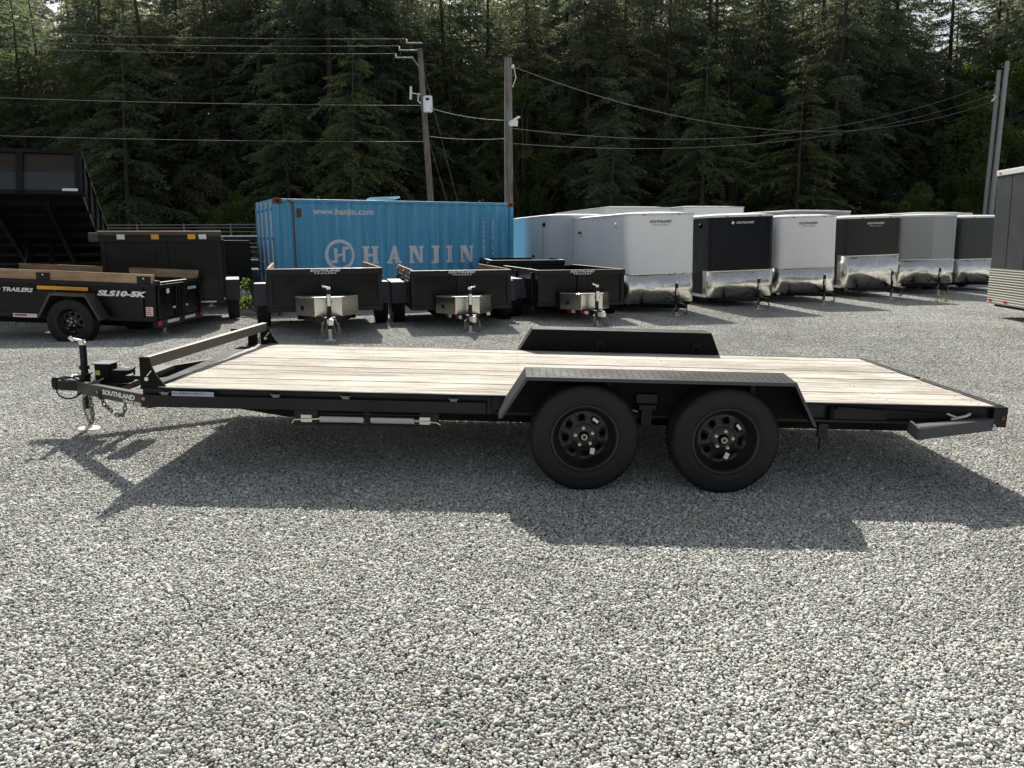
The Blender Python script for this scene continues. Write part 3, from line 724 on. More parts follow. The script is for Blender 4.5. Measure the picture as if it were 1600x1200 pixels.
# ------------------------------------------------------------------ dump trailer
def dump(name_label, loc, a, W=1.75, L=3.05, zb=.38, zt=1.02, tandem=True, wood_=True, toolbox=True, tape=False, group='black dump trailers parked behind the flatbed',
         side_text=None, pitch=0., lettered=True, tailgate=False, reflect=False, zground=0., high=False, tarp=False, crank=1, front_text=True):
    T = thing('dump_trailer', name_label, 'dump trailer', (loc[0], loc[1], zground), (0,0,0), group)
    T.rotation_euler = (Matrix.Rotation(a, 4, 'Z') @ Matrix.Rotation(pitch, 4, 'X')).to_euler()
    h = W/2; t = .03; zs = zt-.125 if wood_ else zt
    # front wall: skin, folded top rail, middle post
    b = MB(); b.box(-h, h, 0, .02, zb+.07, zt-.10); fwl = b.put('front_wall', 'black_panel', T)
    b = MB(); b.box(-h-.01, h+.01, -.05, .045, zt-.10, zt); b.put('top_rail', 'black_steel', T, bev=.008)
    b = MB(); b.box(-.085, .085, -.045, 0, zb+.02, zt-.10); b.put('middle_post', 'black_steel', T, bev=.005)
    b = MB(); b.box(-h, h, -.03, .05, zb, zb+.07); b.put('front_sill', 'black_steel', T, bev=.005)
    for s in (-1, 1):
        b = MB(); b.box(s*h, s*(h-.07), -.035, 0, zb+.07, zt-.10); b.put('corner_post', 'black_steel', T, bev=.004)
    for s in (-1, 1):
        b = MB(); b.box(s*h, s*(h-t), .045, L, zb+.07, zs-.06); b.put('side_wall', 'black_panel', T)
        b = MB(); b.box(s*(h+.015), s*(h-.05), .045, L, zs-.06, zs); b.box(s*(h+.01), s*(h-.04), .045, L, zb, zb+.07); b.put('side_rail', 'black_steel', T, bev=.004)
        for q in range(4 if high else 3):
            yq = .35 + q*(L-.5)/(3 if high else 2)*.98
            b = MB(); b.box(s*(h+.035), s*h, yq-.03, yq+.03, zb+.07, zs-.06); b.put('side_post', 'black_steel', T, bev=.003)
        if wood_:
            b = MB(); b.box(s*(h-.005), s*(h-.045), .05, L-.02, zs+.003, zs+.138); b.put('side_board', 'side_wood', T, bev=.004)
            for yq in (.12, L*.5-.1, L-.16):
                b = MB(); b.box(s*(h+.0), s*(h+.008), yq-.10, yq+.10, zs+.0, zs+.105); bk_ = b.put('board_bracket', 'black_steel', T, bev=.003)
                b = MB(); b.tube([(s*(h+.008),yq,zs+.075),(s*(h+.016),yq,zs+.075)], .012, 8); b.put('bolt', 'zinc', bk_, True)
    b = MB(); b.box(-h+t, h-t, .02, L-.03, zb+.06, zb+.09); b.put('bed_floor', 'black_matte', T)
    # rear
    if tailgate:
        for s in (-1, 1):
            b = MB(); b.box(s*.006, s*(h-.03), L-.03, L, zb+.03, zs-.02); d_ = b.put('tailgate_door', 'black_panel', T, bev=.003)
            b = MB(); b.box(s*.03, s*.08, L, L+.03, zb+.03, zs-.02); b.box(s*(h-.09), s*(h-.05), L, L+.03, zb+.03, zs-.02); b.box(s*.03, s*(h-.05), L, L+.026, zs-.07, zs-.02); b.put('door_rib', 'black_steel', d_, bev=.003)
            b = MB(); b.tube([(s*.16,L+.02,zb-.02),(s*.16,L+.02,zs-.05)], .012, 8); b.put('latch_bar', 'black_steel', d_, True)
            b = MB(); b.box(s*.20, s*.27, L+.001, L+.02, zb+.16, zb+.19); b.put('latch_handle', 'zinc', d_)
            b = MB(); b.box(s*(h-.0), s*(h-.10), L-.0, L+.04, zb-.06, zb+.01); b.put('tail_light', 'red_plastic', T, bev=.004)
            b = MB(); b.box(s*.12, s*.52, L+.02, L+.035, zb-.045, zb+.0); b.put('plate_slot', 'bright_paint', T)
        b = MB(); b.box(-h-.01, h+.01, L-.05, L+.02, zb-.09, zb+.02); b.put('rear_sill', 'black_steel', T, bev=.004)
        b = MB(); b.tube([(-h,L+.01,zs+.01),(h,L+.01,zs+.01)], .016, 8)
        for s in (-1,1): b.box(s*(h+.02), s*(h-.06), L-.02, L+.05, zs-.02, zs+.05)
        b.put('hinge_bar', 'black_steel', T, True)
        letters('SOUTHLAND', .34, .045, 'decal_white', T, facing(-.42, L+.032, zs-.12, pi), shear=.25, offset=.02)
        b = MB(); b.box(.38,.48,L+.001,L+.004,zs-.16,zs-.09); b.put('sticker', 'decal_white', T)
    else:
        b = MB(); b.box(-h+t, h-t, L-.03, L, zb+.03, zs-.02); b.put('tailgate', 'black_panel', T)
        b = MB(); b.box(-h, h, L-.06, L+.02, zb-.08, zb+.03); b.put('rear_sill', 'black_steel', T)
    # sub frame and tongue
    for s in (-1, 1):
        b = MB(); b.beam((s*.42, .1, zb-.07), (s*.42, L-.06, zb-.07), .06, .12); b.put('frame_beam', 'black_matte', T)
        b = MB(); b.beam((s*.42, .35, zb-.09), (s*.04, -1.0, zb-.055), .055, .10); tb = b.put('tongue_beam', 'black_steel', T, bev=.003)
        if reflect and s < 0:
            p0 = Vector((s*.42,.35,zb-.09)); p1 = Vector((s*.04,-1.0,zb-.055)); dd = (p1-p0).normalized(); nn = Vector((dd.y, -dd.x, 0)).normalized()
            if nn.x > 0: nn = -nn
            for q, (u0, wd_, mt) in enumerate(((.42,.10,'red_plastic'),(.50,.09,'decal_white'),(.72,.10,'red_plastic'),(.80,.09,'decal_white'))):
                c_ = p0.lerp(p1, u0) + nn*.031; b = MB(); b.beam(c_-dd*wd_/2*1.3, c_+dd*wd_/2*1.3, .004, .055); b.put('reflective_tape', mt, tb)
    b = MB(); b.beam((-.30,-.18,zb-.06),(.30,-.18,zb-.06),.05,.08); b.box(-.07,.07,-1.05,-.7,zb-.10,zb-.01); b.put('tongue_plate', 'black_steel', T)
    b = MB(); b.prism([(-.055,-.98),(.055,-.98),(.045,-1.12),(.03,-1.24),(-.03,-1.24),(-.045,-1.12)], 'z', zb-.10, zb-.03); b.lathe([(.001,zb+.0),(.03,zb-.01),(.032,zb-.09)], 'z', 12, (0,-1.2,0)); b.put('coupler', 'zinc', T, bev=.003)
    jack(T, 0, -.86, zb+.39, zb-.19, 0.012 - pitch*0, .032, crank)
    b = MB(); b.tube([(0,-.895,zb+.15),(0,-.895,zb+.32)], .026, 12); b.put('jack_label', 'decal_white', T)
    for s in (-1, 1):
        z0 = zb-.05
        chain(T, [(s*.06,-.98,z0),(s*.11,-1.05,z0-.06),(s*.12,-1.08,z0-.16),(s*.10,-1.05,z0-.22),(s*.06,-1.0,z0-.15),(s*.05,-.97,z0-.05)], .05, .0075)
    if toolbox:
        z0, z1 = zb-.03, zb+.245; yb_, ym, yf = -.14, -.22, -.60
        pl_ = [(-.47,yb_),(-.47,ym),(-.20,yf),(.20,yf),(.47,ym),(.47,yb_)]
        b = MB(); b.prism(pl_, 'z', z0, z1); tb = b.put('tool_box', 'alu_box', T, bev=.004)
        b = MB(); b.prism([(x*1.02, (y+.3)*1.02-.3) for x, y in pl_], 'z', z1, z1+.018); b.put('tool_box_lid', 'alu_box', tb, bev=.004)
        b = MB(); b.M = Matrix.Translation((-.375,-.355,(z0+z1)/2-.02)) @ Matrix.Rotation(atan2(-(yf-ym), -.27)+pi, 4, 'Z'); b.box(-.025,.025,-.012,.012,-.03,.03); b.put('lock', 'black_matte', tb)
    # wheels and fenders
    wy = [L*.5-.28, L*.5+.48] if tandem else [L*.56+(.20 if tape else 0)]
    r_ = .344; wd = .215
    zc = r_
    xw = h + .035 + wd/2
    for yq in wy:
        for s in (-1, 1):
            wo_ = wheel(T, (s*xw, yq, zc), detail=tape, rad=r_, wid=wd)
            wo_.matrix_local = Matrix.Translation((s*xw, yq, zc)) @ Matrix.Rotation(s*pi/2, 4, 'Z')
        b = MB(); b.tube([(-h,yq,zc),(h,yq,zc)], .035, 8); b.put('axle', 'black_matte', T)
    for s in (-1, 1):
        y0 = wy[0]-.46; y1 = wy[-1]+.46; zz = zc+r_+.075
        P = [(y0,.40),(y0+.20,zz),(y1-.20,zz),(y1,.40)]
        vs = []
        for (yy_,z_) in P: vs += [(s*(h+.001),yy_,z_),(s*(xw+wd/2+.02),yy_,z_)]
        b = MB(); b.add(vs, [(0,1,3,2),(2,3,5,4),(4,5,7,6)])
        o = b.put('fender', 'grey_vinyl' if not tape else 'dark_bronze', T); sl = o.modifiers.new('thick','SOLIDIFY'); sl.thickness = .006
        b = MB(); vs = []
        for (yy_,z_),(y2,z2) in zip(P, [(y0+.035,.40),(y0+.215,zz-.035),(y1-.215,zz-.035),(y1-.035,.40)]):
            for xx_ in (xw+wd/2+.016, xw+wd/2+.024): vs += [(s*xx_,yy_,z_),(s*xx_,y2,z2)]
        fs = []
        for i in range(3):
            k = 4*i; fs += [(k,k+4,k+5,k+1),(k+2,k+3,k+7,k+6),(k+1,k+5,k+7,k+3),(k,k+2,k+6,k+4)]
        b.add(vs, fs+[(0,1,3,2),(12,14,15,13)]); b.put('fender_lip', 'dark_bronze', o)
        b = MB(); b.box(s*(h+.04), s*(h+.07), wy[0]-.42, wy[0]-.39, .44, .47); b.put('fender_reflector', 'chrome' if s < 0 else 'red_plastic', o)
    if lettered:
        letters('SOUTHLAND', .46, .042, 'decal_white', T, facing(0, -.0515, zt-.030), shear=.25, offset=.03)
        letters('TRAILERS', .34, .026, 'decal_white', T, facing(0, -.0515, zt-.074), shear=.25, offset=.02, space=1.3)
    if tape:
        s = 1
        b = MB(); b.box(h+.036, h+.040, wy[0]-.56, wy[0]+.18, zs-.135, zs-.085); b.put('orange_stripe', 'orange_tape', T)
        letters(side_text, .72, .085, 'decal_white', T, Matrix.Translation((h+.037, wy[0]+.67, zs-.155)) @ Matrix.Rotation(pi/2, 4, 'Z') @ Matrix.Rotation(pi/2, 4, 'X'), shear=.25, offset=.055, thick=.004)
        letters('SOUTHLAND TRAILERS', 1.12, .062, 'decal_white', T, Matrix.Translation((h+.037, wy[0]-1.18, zs-.155)) @ Matrix.Rotation(pi/2, 4, 'Z') @ Matrix.Rotation(pi/2, 4, 'X'), shear=.25, offset=.03, thick=.004)
        b = MB(); b.box(h+.001, h+.038, L-.13, L-.04, zb+.09, zb+.22); b.put('warning_sticker', 'decal_white', T)
        b = MB()
        for q in range(4): b.box(h+.039, h+.040, L-.12, L-.05, zb+.105+q*.028, zb+.121+q*.028)
        b.put('sticker_print', 'red_plastic', T)
        b = MB(); b.box(h+.016,h+.019, wy[0]-.95, wy[0]-.60, zb-.0, zb+.055); b.put('white_sticker', 'decal_white', T)
        b = MB(); b.box(h+.020,h+.021, wy[0]-.93, wy[0]-.75, zb+.02, zb+.045); b.put('sticker_print', 'red_plastic', T)
    if tarp:
        b = MB(); b.tube([(-h-.02,-.01,zt+.045),(h+.02,-.01,zt+.045)], .045, 12); tp_ = b.put('tarp_roll', 'brown_tarp', T, True)
        for q in (-.6,-.1,.45,.62):
            b = MB(); b.box(q*h/.9-.05,q*h/.9+.07,-.062,-.056,zt-.05,zt+.03); b.put('tarp_strap', 'decal_white' if q in (-.6,.62) else 'orange_tape', tp_)
        b = MB(); b.box(-h-.16,-h-.01,-.06,.12,zt-.09,zt+.06); b.put('tarp_housing', 'grey_vinyl', T, bev=.01)
        b = MB(); b.box(-.32,-.17,-.003,-.001,zb+.52,zb+.56); b.put('sticker', 'decal_white', T)
        b = MB(); b.box(.55,.8,-.034,-.031,zb+.02,zb+.045); b.put('lower_sticker', 'decal_white', T)
    return T
dump('leftmost of the three black dump trailers with tool boxes before the blue container', (-.44,7.36), R(15), zb=.39, zt=1.06, tandem=False, reflect=False, zground=0.0, crank=1)
dump('middle one of the three black dump trailers with aluminium tool boxes', (1.63,8.46), R(12), W=1.72, zb=.33, zt=1.0, reflect=True, crank=-1, zground=-.02)
dump('rightmost tool box dump trailer, in front of the nearest white enclosed trailer', (3.78,9.46), R(13), W=1.66, zb=.30, zt=.96, reflect=True, wood_=False, zground=-.02)
dump('empty black dump trailer half hidden right behind the rightmost tool box trailer', (2.87,12.2), R(6), W=1.62, zb=.45, zt=1.05, wood_=False, toolbox=False, lettered=False)
SLS = dump('black single axle dump trailer with wooden side boards and SLS10-5K lettering', (-5.86,7.46), R(-90), W=1.72, L=3.05, zb=.37, zt=1.055, tandem=False, tape=True, side_text='SLS10-5K', pitch=-.045, tailgate=True, toolbox=False, lettered=False, zground=.075)
dump('high sided black dump trailer with rolled brown tarp, beside the raised dump bed', (-3.42,8.45), R(19), W=1.86, L=3.66, zb=.42, zt=1.57, wood_=False, toolbox=False, lettered=False, high=True, tarp=True, group='high sided dump trailers')
dump('high sided black dump trailer seen only as a strip behind the brown tarp one', (-4.62,13.7), R(20), W=1.85, L=3.6, zb=.42, zt=1.50, wood_=False, toolbox=True, lettered=False, high=True, group='high sided dump trailers')

# raised dump bed at the far left
RD = thing('raised_dump_trailer', 'black dump trailer with its bed tipped up high, showing the dark underside', 'dump trailer', (-7.35,12.35,0), (0,0,R(20)), 'high sided dump trailers')
th = R(26); hw = 1.0; Lb = 3.66
B = Matrix.Translation((0,0,.72)) @ Matrix.Rotation(-th, 4, 'X')
def bd(): return MB(B)
b = bd(); b.box(-hw,hw,-Lb,0,0,.05); bed = b.put('bed_floor', 'black_matte', RD)
for k in range(9):
    b = bd(); yk = -Lb+.2+k*.42; b.box(-hw+.02,hw-.02,yk-.03,yk+.03,-.09,0); b.put('cross_member', 'black_matte', bed, bev=.004)
for s in (-1,1):
    b = bd(); b.box(s*.40,s*.46,-Lb+.05,0,-.20,-.09); b.put('bed_rail', 'black_matte', bed)
    b = bd(); b.box(s*hw,s*(hw-.03),-Lb,0,.05,.78); sw = b.put('side_wall', 'black_panel', RD)
    b = bd(); b.box(s*(hw+.02),s*(hw-.05),-Lb,0,.78,.85); b.put('side_top_rail', 'black_steel', RD, bev=.005)
    for q in range(6):
        b = bd(); yk = -Lb+.12+q*.66; b.box(s*hw,s*(hw+.045),yk-.035,yk+.035,.05,.78); b.put('side_post', 'black_steel', sw, bev=.004)
b = bd(); b.box(-hw,hw,-Lb-.015,-Lb+.01,.44,.80); b.put('front_panel_tree_tone', 'tree_reflection_brown', RD)  # black front wall, its upper half coloured as if mirroring trees
b = bd(); b.prism([(-Lb-.02,.44),(-Lb-.05,.40),(-Lb-.05,.06),(-Lb,.03),(-Lb,.44)], 'x', -hw, hw); b.put('front_panel_sky_tone', 'slate_panel', RD)  # same black wall; slate here is sky reflection put into the colour
b = bd(); b.box(-hw-.02,hw+.02,-Lb-.06,-Lb+.05,.80,.87); b.put('front_top_rail', 'black_steel', RD, bev=.006)
for xk in (-.85,.04,):
    b = bd(); b.box(xk-.055,xk+.055,-Lb-.10,-Lb-.015,.0,.80); b.put('front_post', 'black_steel', RD, bev=.006)
b = bd(); b.box(hw-.10,hw+.01,-Lb-.06,-Lb-.02,.0,.80); b.put('corner_post', 'black_steel', RD, bev=.006)
b = bd(); b.box(-hw,hw,-Lb-.05,-Lb-.02,-.02,.06); b.put('front_sill', 'black_steel', RD, bev=.004)
b = bd(); b.box(.70,.95,-Lb-.075,-Lb-.071,.03,.08); b.put('sticker', 'decal_white', RD)
for s in (-1,1):
    b = MB(); b.beam((s*.45,-4.0,.55),(s*.45,.2,.55),.08,.16); b.put('frame_beam', 'black_steel', RD)
    b = MB(); b.beam((s*.45,-3.9,.55),(s*.05,-5.3,.50),.07,.13); b.put('tongue_beam', 'black_steel', RD)
    b = MB(); b.tube([(s*.2,-2.6,.55),(s*.2,-1.9,1.35)], .05, 12); b.tube([(s*.2,-1.9,1.35),(s*.2,-1.55,1.55)], .03, 12); b.put('hydraulic_ram', 'black_steel', RD, True)
    for yq in (-2.05,-1.2):
        wo_ = wheel(RD, (0,0,0), detail=False); wo_.matrix_local = Matrix.Translation((s*1.10,yq,.344)) @ Matrix.Rotation(s*pi/2,4,'Z')
    b = MB(); b.box(s*.98,s*1.22,-2.55,-.75,.75,.765); b.put('fender', 'black_steel', RD, bev=.003)
b = MB(); b.beam((-.45,-3.9,.55),(.45,-3.9,.55),.08,.14); b.beam((-.45,-2.6,.55),(.45,-2.6,.55),.08,.12); b.beam((-.45,-.1,.60),(.45,-.1,.60),.08,.2); b.put('frame_cross', 'black_steel', RD)

# ------------------------------------------------------------------ enclosed cargo trailers
ENC = {}
def rounded_plan(W, L, r, n=6, nose=.0):
    h = W/2; p = [(-h, L), (-h, r)]
    for k in range(1, n): a = pi + (pi/2)*k/n; p.append((-h+r+r*cos(a), r+r*sin(a)))
    p.append((-h+r, 0))
    if nose: p.append((0, -nose))
    p.append((h-r, 0))
    for k in range(1, n): a = 1.5*pi + (pi/2)*k/n; p.append((h-r+r*cos(a), r+r*sin(a)))
    p += [(h, r), (h, L)]
    return p
def enclosed(label, loc, a, body, W=1.5, L=3.2, z0=.27, z1=2.0, guard=.52, roll=0., side=None, text='decal_black', r=.15, nose=.02, zg=0., door=False, group='enclosed cargo trailers parked in a row',
             detail=True, light_left=False, roofmat='white_panel', tandem=False, sidetext=None, dot=False):
    T = thing('enclosed_trailer', label, 'cargo trailer', (loc[0],loc[1],zg), (0,0,0), group)
    T.rotation_euler = (Matrix.Rotation(a,4,'Z') @ Matrix.Rotation(roll,4,'Y')).to_euler()
    pl = rounded_plan(W, L, r, nose=nose); h = W/2
    b = MB(); b.prism(pl, 'z', z0, z1-.03); bo = b.put('body', body, T, True)
    b = MB(); b.add([], [])
    pr = [(x*1.008, (y-L/2)*1.006+L/2) for x, y in pl]
    b.prism(pr, 'z', z1-.05, z1-.005); b.put('roof_trim', 'bright_paint', T, bev=.004)
    # domed roof
    n = len(pl); vs = []; fs = []
    for q, (sc, dz) in enumerate(((.985,0),(.7,.05),(.3,.075))):
        for x, y in pl: vs.append((x*sc, (y-L/2)*(1-(1-sc)*.6)+L/2, z1-.012+dz*.8))
    for q in range(2):
        for i in range(n): j=(i+1)%n; fs.append((q*n+i,q*n+j,(q+1)*n+j,(q+1)*n+i))
    fs.append(tuple(2*n+i for i in range(n)))
    b = MB(); b.add(vs, fs); b.put('roof', roofmat, T, True)
    # stone guard
    if guard:
        go_ = [p for p in pl[1:-1]]; off = .004
        c = Vector((0, r)); vs = []
        pts_ = [(-h, r+.22)] + go_ + [(h, r+.10)]
        for i, (x, y) in enumerate(pts_):
            sx = off if x > h-r else (-off if x < -h+r else 0); sy = -off if y < r else 0
            vs += [(x+sx,y+sy,z0-.01),(x+sx,y+sy,z0+guard)]
        b = MB(); b.add(vs, [(2*i,2*i+2,2*i+3,2*i+1) for i in range(len(pts_)-1)])
        o = b.put('stone_guard', 'alu', T, True); sl = o.modifiers.new('thick','SOLIDIFY'); sl.thickness = .003; sl.offset = 0
        b = MB()
        for i in range(len(pts_)-1):
            x,y = pts_[i]; x2,y2 = pts_[i+1]; b.beam((x,y-.006,z0+guard),(x2,y2-.006,z0+guard),.010,.022)
        b.put('guard_trim', 'chrome', o)
    for xs_ in (-h+r, h-r):
        b = MB(); b.box(xs_-.006, xs_+.006, -.004, .002, z0+guard, z1-.05); b.put('seam_strip', body, T)
    # tongue, coupler, jack
    for s in (-1, 1):
        b = MB(); b.beam((s*.50,.25,z0-.045),(s*.03,-1.0,z0+.0),.055,.085); b.put('tongue_beam', 'black_steel', T, bev=.003)
        b = MB(); b.beam((s*(h-.06),.15,z0-.045),(s*(h-.06),L,z0-.045),.06,.09); b.put('frame_beam', 'black_matte', T)
    b = MB(); b.beam((-h+.25,.06,z0-.05),(h-.25,.06,z0-.05),.06,.09); b.prism([(-.05,-.9),(.05,-.9),(.035,-1.2),(-.035,-1.2)],'z',z0-.03,z0+.05); b.put('coupler', 'black_steel', T)
    jack(T, 0, -.78, z0+.42, z0-.13, .005, .030)
    b = MB(); b.tube([(0,-.815,z0+.2),(0,-.815,z0+.33)], .02, 10); b.put('jack_label', 'decal_white', T)
    chain(T, [(-.06,-.95,z0+.02),(-.13,-.98,z0-.08),(-.14,-.95,z0-.17),(-.09,-.90,z0-.14)], .05, .007)
    chain(T, [(.06,-.95,z0+.02),(.13,-.98,z0-.08),(.14,-.95,z0-.17),(.09,-.90,z0-.14)], .05, .007)
    b = MB(); b.tube([(-.03,-.9,z0+.03),(-.2,-.75,z0+.16),(-.1,-.5,z0+.10),(0,-.2,z0+.03)], .010, 6); b.put('wiring_cable', 'black_matte', T, True)
    for yq in ([L*.45,L*.45+.8] if tandem else [L*.55]):
        for s in (-1,1):
            wo_ = wheel(T, (0,0,0), detail=False, rad=.31, wid=.19); wo_.matrix_local = Matrix.Translation((s*(h+.02 if tandem else h+.10),yq,.31)) @ Matrix.Rotation(s*pi/2,4,'Z')
        b = MB(); b.tube([(-h,yq,.31),(h,yq,.31)], .035, 8); b.put('axle', 'black_matte', T)
    for s in (-1,1):
        b = MB(); y0 = L*.55-.40; y1 = (L*.45+.8 if tandem else L*.55)+.40
        b.prism([(y0,.34),(y0+.1,.60),(y0+.2,.68),(y1-.2,.68),(y1-.1,.60),(y1,.34),(y1-.02,.34),(y1-.12,.585),(y1-.21,.66),(y0+.21,.66),(y0+.12,.585),(y0+.02,.34)], 'x', s*(h+.002), s*(h+.22)); b.put('fender', 'alu_box', T)
    if text:
        letters('SOUTHLAND', .46 if not dot else .40, .048, text, bo, facing(-.02+(.05 if dot else 0), -.012-nose, z1-.17), shear=.25, offset=.02)
        if dot:
            b = MB(); b.tube([(-.25,-.010-nose,z1-.17),(-.25,-.013-nose,z1-.17)], .032, 16); b.put('logo_dot', text, bo)
        else: letters('TRAILERS', .34, .028, text, bo, facing(-.02, -.012-nose, z1-.235), shear=.1, space=1.5)
    for q in (-.25, 0, .25):
        b = MB(); b.box(q*W-.03, q*W+.03, -.02, -.0, z1-.045, z1-.02); b.put('clearance_light', 'amber_plastic', T)
    if light_left:
        b = MB(); b.lathe([(.001,.0),(.05,.0),(.055,.02),(.03,.05),(.001,.055)], 'x', 16); o = b.put('side_vent', 'black_matte' if (body != 'white_cool' or door) else 'bright_paint', T, True); o.matrix_local = Matrix.Translation((-h-.002,r+.1 if door else r+.35,z1-.22)) @ Matrix.Rotation(pi,4,'Z')
    if door:
        b = MB(); b.box(-h-.014,-h-.001, r+.25, r+1.15, z0+.05, z1-.12); dr = b.put('side_door', side or body, T, bev=.004)
        for yq in (r+.25, r+1.15):
            b = MB(); b.box(-h-.026,-h-.014, yq-.018, yq+.018, z0+.05, z1-.12); b.put('door_trim', 'chrome', dr)
        b = MB(); b.box(-h-.04,-h-.014, r+.95, r+1.1, 1.05, 1.10); b.put('door_latch', 'black_matte', dr)
    if sidetext:
        letters(sidetext[0], .28, .065, 'decal_black', bo, Matrix.Translation((-h-.004, L*.82, z1-.35)) @ Matrix.Rotation(-pi/2,4,'Z') @ Matrix.Rotation(pi/2,4,'X'), offset=.03)
        letters(sidetext[1], .12, .03, 'decal_black', bo, Matrix.Translation((-h-.004, L*.80, z1-.44)) @ Matrix.Rotation(-pi/2,4,'Z') @ Matrix.Rotation(pi/2,4,'X'))
    # aluminium floor trim and side wall seams
    for s in (-1, 1):
        b = MB(); b.box(s*(h+.001), s*(h+.012), r+.02, L, z0-.01, z0+.05); b.put('bottom_trim', 'bright_paint', T)
        k = r+.6
        b = MB()
        while k < L: b.box(s*(h+.0005), s*(h+.003), k-.006, k+.006, z0+.05, z1-.05); k += .6
        b.put('panel_seam', body, T)
    return T
rl_ = R(-1.6)
enclosed('white enclosed trailer with polished metal nose guard, nearest and leftmost of the front row', (5.54,10.9), R(12), 'white_cool', L=3.66, guard=.58, z0=.22, z1=2.0, roll=R(-1.2), light_left=True, sidetext=('ROYAL','LT'))
enclosed('black enclosed trailer with white round logo and polished guard, between the two white ones', (7.58,12.16), R(9), 'navy_black', L=3.2, guard=.56, z0=.24, z1=2.0, roll=rl_, text='decal_white', dot=True, light_left=True)
enclosed('white enclosed trailer standing between the black and the charcoal one', (9.42,13.26), R(8), 'white_panel', L=3.2, guard=.56, z0=.26, z1=2.0, roll=rl_, light_left=True)
enclosed('charcoal brown enclosed trailer with tall crumpled looking metal guard', (11.63,14.66), R(8), 'charcoal_panel', L=3.2, guard=.78, z0=.28, z1=2.02, roll=rl_, text='decal_white', light_left=True)
enclosed('silver grey enclosed trailer with pointed nose, second from the right end of the front row', (13.60,15.86), R(-4), 'silver_panel', L=3.2, guard=.62, z0=.30, z1=2.08, roll=R(-1), text=None, nose=.28)
enclosed('dark slate enclosed trailer at the far right end of the front row', (15.70,16.86), R(9), 'slate_panel', L=3.2, guard=.62, z0=.28, z1=2.07, roll=R(-1), text=None, light_left=True)
enclosed('white enclosed trailer with bluish shade tint and side door, just right of the blue container', (4.22,14.2), R(14), 'white_in_bluish_shade', W=1.65, L=4.2, guard=0, z0=.26, z1=2.07, door=True, text=None, roll=R(-.5), light_left=True, side='white_in_bluish_shade')
grp2 = 'taller enclosed trailers of the second row'
enclosed('tall white enclosed trailer whose roof shows above the nearest white one', (6.25,18.0), R(12), 'white_panel', W=2.05, L=5.2, guard=.5, z0=.35, z1=2.40, group=grp2, tandem=True, text=None)
enclosed('tall white enclosed trailer whose roof shows above the black one', (8.55,18.4), R(12), 'white_panel', W=2.0, L=5.2, guard=.5, z0=.35, z1=2.42, group=grp2, tandem=True, text=None)
enclosed('tall silver enclosed trailer whose roof shows between the white and charcoal ones', (12.1,19.2), R(16), 'silver_panel', W=2.1, L=5.4, guard=.5, z0=.35, z1=2.32, group=grp2, tandem=True, text=None)
enclosed('tall white enclosed trailer whose roof shows behind the slate one at the row end', (17.0,21.2), R(10), 'white_panel', W=2.05, L=5.0, guard=.5, z0=.35, z1=2.30, group=grp2, tandem=True, text=None)

# the big grey trailer cut by the right edge of the view, side on
BG = thing('large_enclosed_trailer', 'large dark grey enclosed trailer with low ribbed guard, cut by the right edge', 'cargo trailer', (11.60,9.86,0), (0,0,0), 'enclosed cargo trailers parked in a row')
BG.rotation_euler = (Matrix.Rotation(R(-97),4,'Z') @ Matrix.Rotation(R(1.5),4,'X')).to_euler()
b = MB(); b.box(0,6.2,0,2.3,.30,2.62); b.put('body', 'slate_panel', BG, bev=.02)
b = MB(); b.box(-.01,6.21,-.012,2.31,2.60,2.70); b.put('roof_trim', 'bright_paint', BG, bev=.01)
b = MB(); b.box(-.004,6.2,-.006,-.001,.26,.92); lg = b.put('lower_guard', 'alu_box', BG)
for k in range(14):
    b = MB(); z_ = .29+k*.046; b.box(-.004,6.2,-.010,-.006,z_,z_+.014); b.put('guard_rib', 'zinc', lg)
for k in range(10):
    b = MB(); b.box(.55+k*.61,.566+k*.61,-.004,.0,.92,2.6); b.put('panel_seam', 'charcoal_panel', BG)
for xk in (.06,.62,3.0):
    b = MB(); b.box(xk,xk+.10,-.02,-.008,.30,.345); b.put('red_marker', 'red_plastic', BG, bev=.003)
b = MB(); b.box(.10,.16,-.02,-.012,2.63,2.66); b.put('roof_marker', 'amber_plastic', BG)
for yq in (.02, 2.05):
    for xk in (2.6,3.5):
        o = wheel(BG, (xk, yq+.12, .344), detail=False)
b = MB(); b.box(.05,6.1,.1,2.2,.2,.3); b.put('frame', 'black_matte', BG)
for s in (.9, 1.4):
    b = MB(); b.beam((6.1,s,.30),(7.5,1.15,.42),.06,.1); b.put('tongue_beam', 'black_steel', BG)

# ------------------------------------------------------------------ blue shipping container
CL, CW, CH = 6.06, 2.44, 2.59
CT = thing('shipping_container', 'blue corrugated shipping container with faded white HANJIN lettering and logo', 'shipping container', (-2.80,12.98,-.16), (0,0,R(26.9)))
def corr(u):
    p = u % .278; 
    if p < .07: return 0.
    if p < .139-.0: return .036*(p-.07)/.069
    if p < .209: return .036
    return .036*(1-(p-.209)/.069)
def corr_breaks(a, b_):
    r_ = []; k = math.floor(a/.278)
    while k*.278 < b_:
        for q in (0,.07,.139,.209):
            t_ = k*.278+q
            if a < t_ < b_: r_.append(t_)
        k += 1
    return r_
for side in (0, 1):
    us = [.09]+corr_breaks(.09,CL-.09)+[CL-.09]; vs = []
    for u in us:
        yv = .02+corr(u) if side == 0 else CW-.02-corr(u)
        vs += [(u,yv,.16),(u,yv,CH-.07)]
    b = MB(); b.add(vs, [(2*i,2*i+2,2*i+3,2*i+1) for i in range(len(us)-1)]); b.put('corrugated_side', 'container', CT)
vs = []; us = [.1]+corr_breaks(.1,CL-.1)+[CL-.1]
for u in us: vs += [(u,.06,CH-.03-corr(u)*.6),(u,CW-.06,CH-.03-corr(u)*.6)]
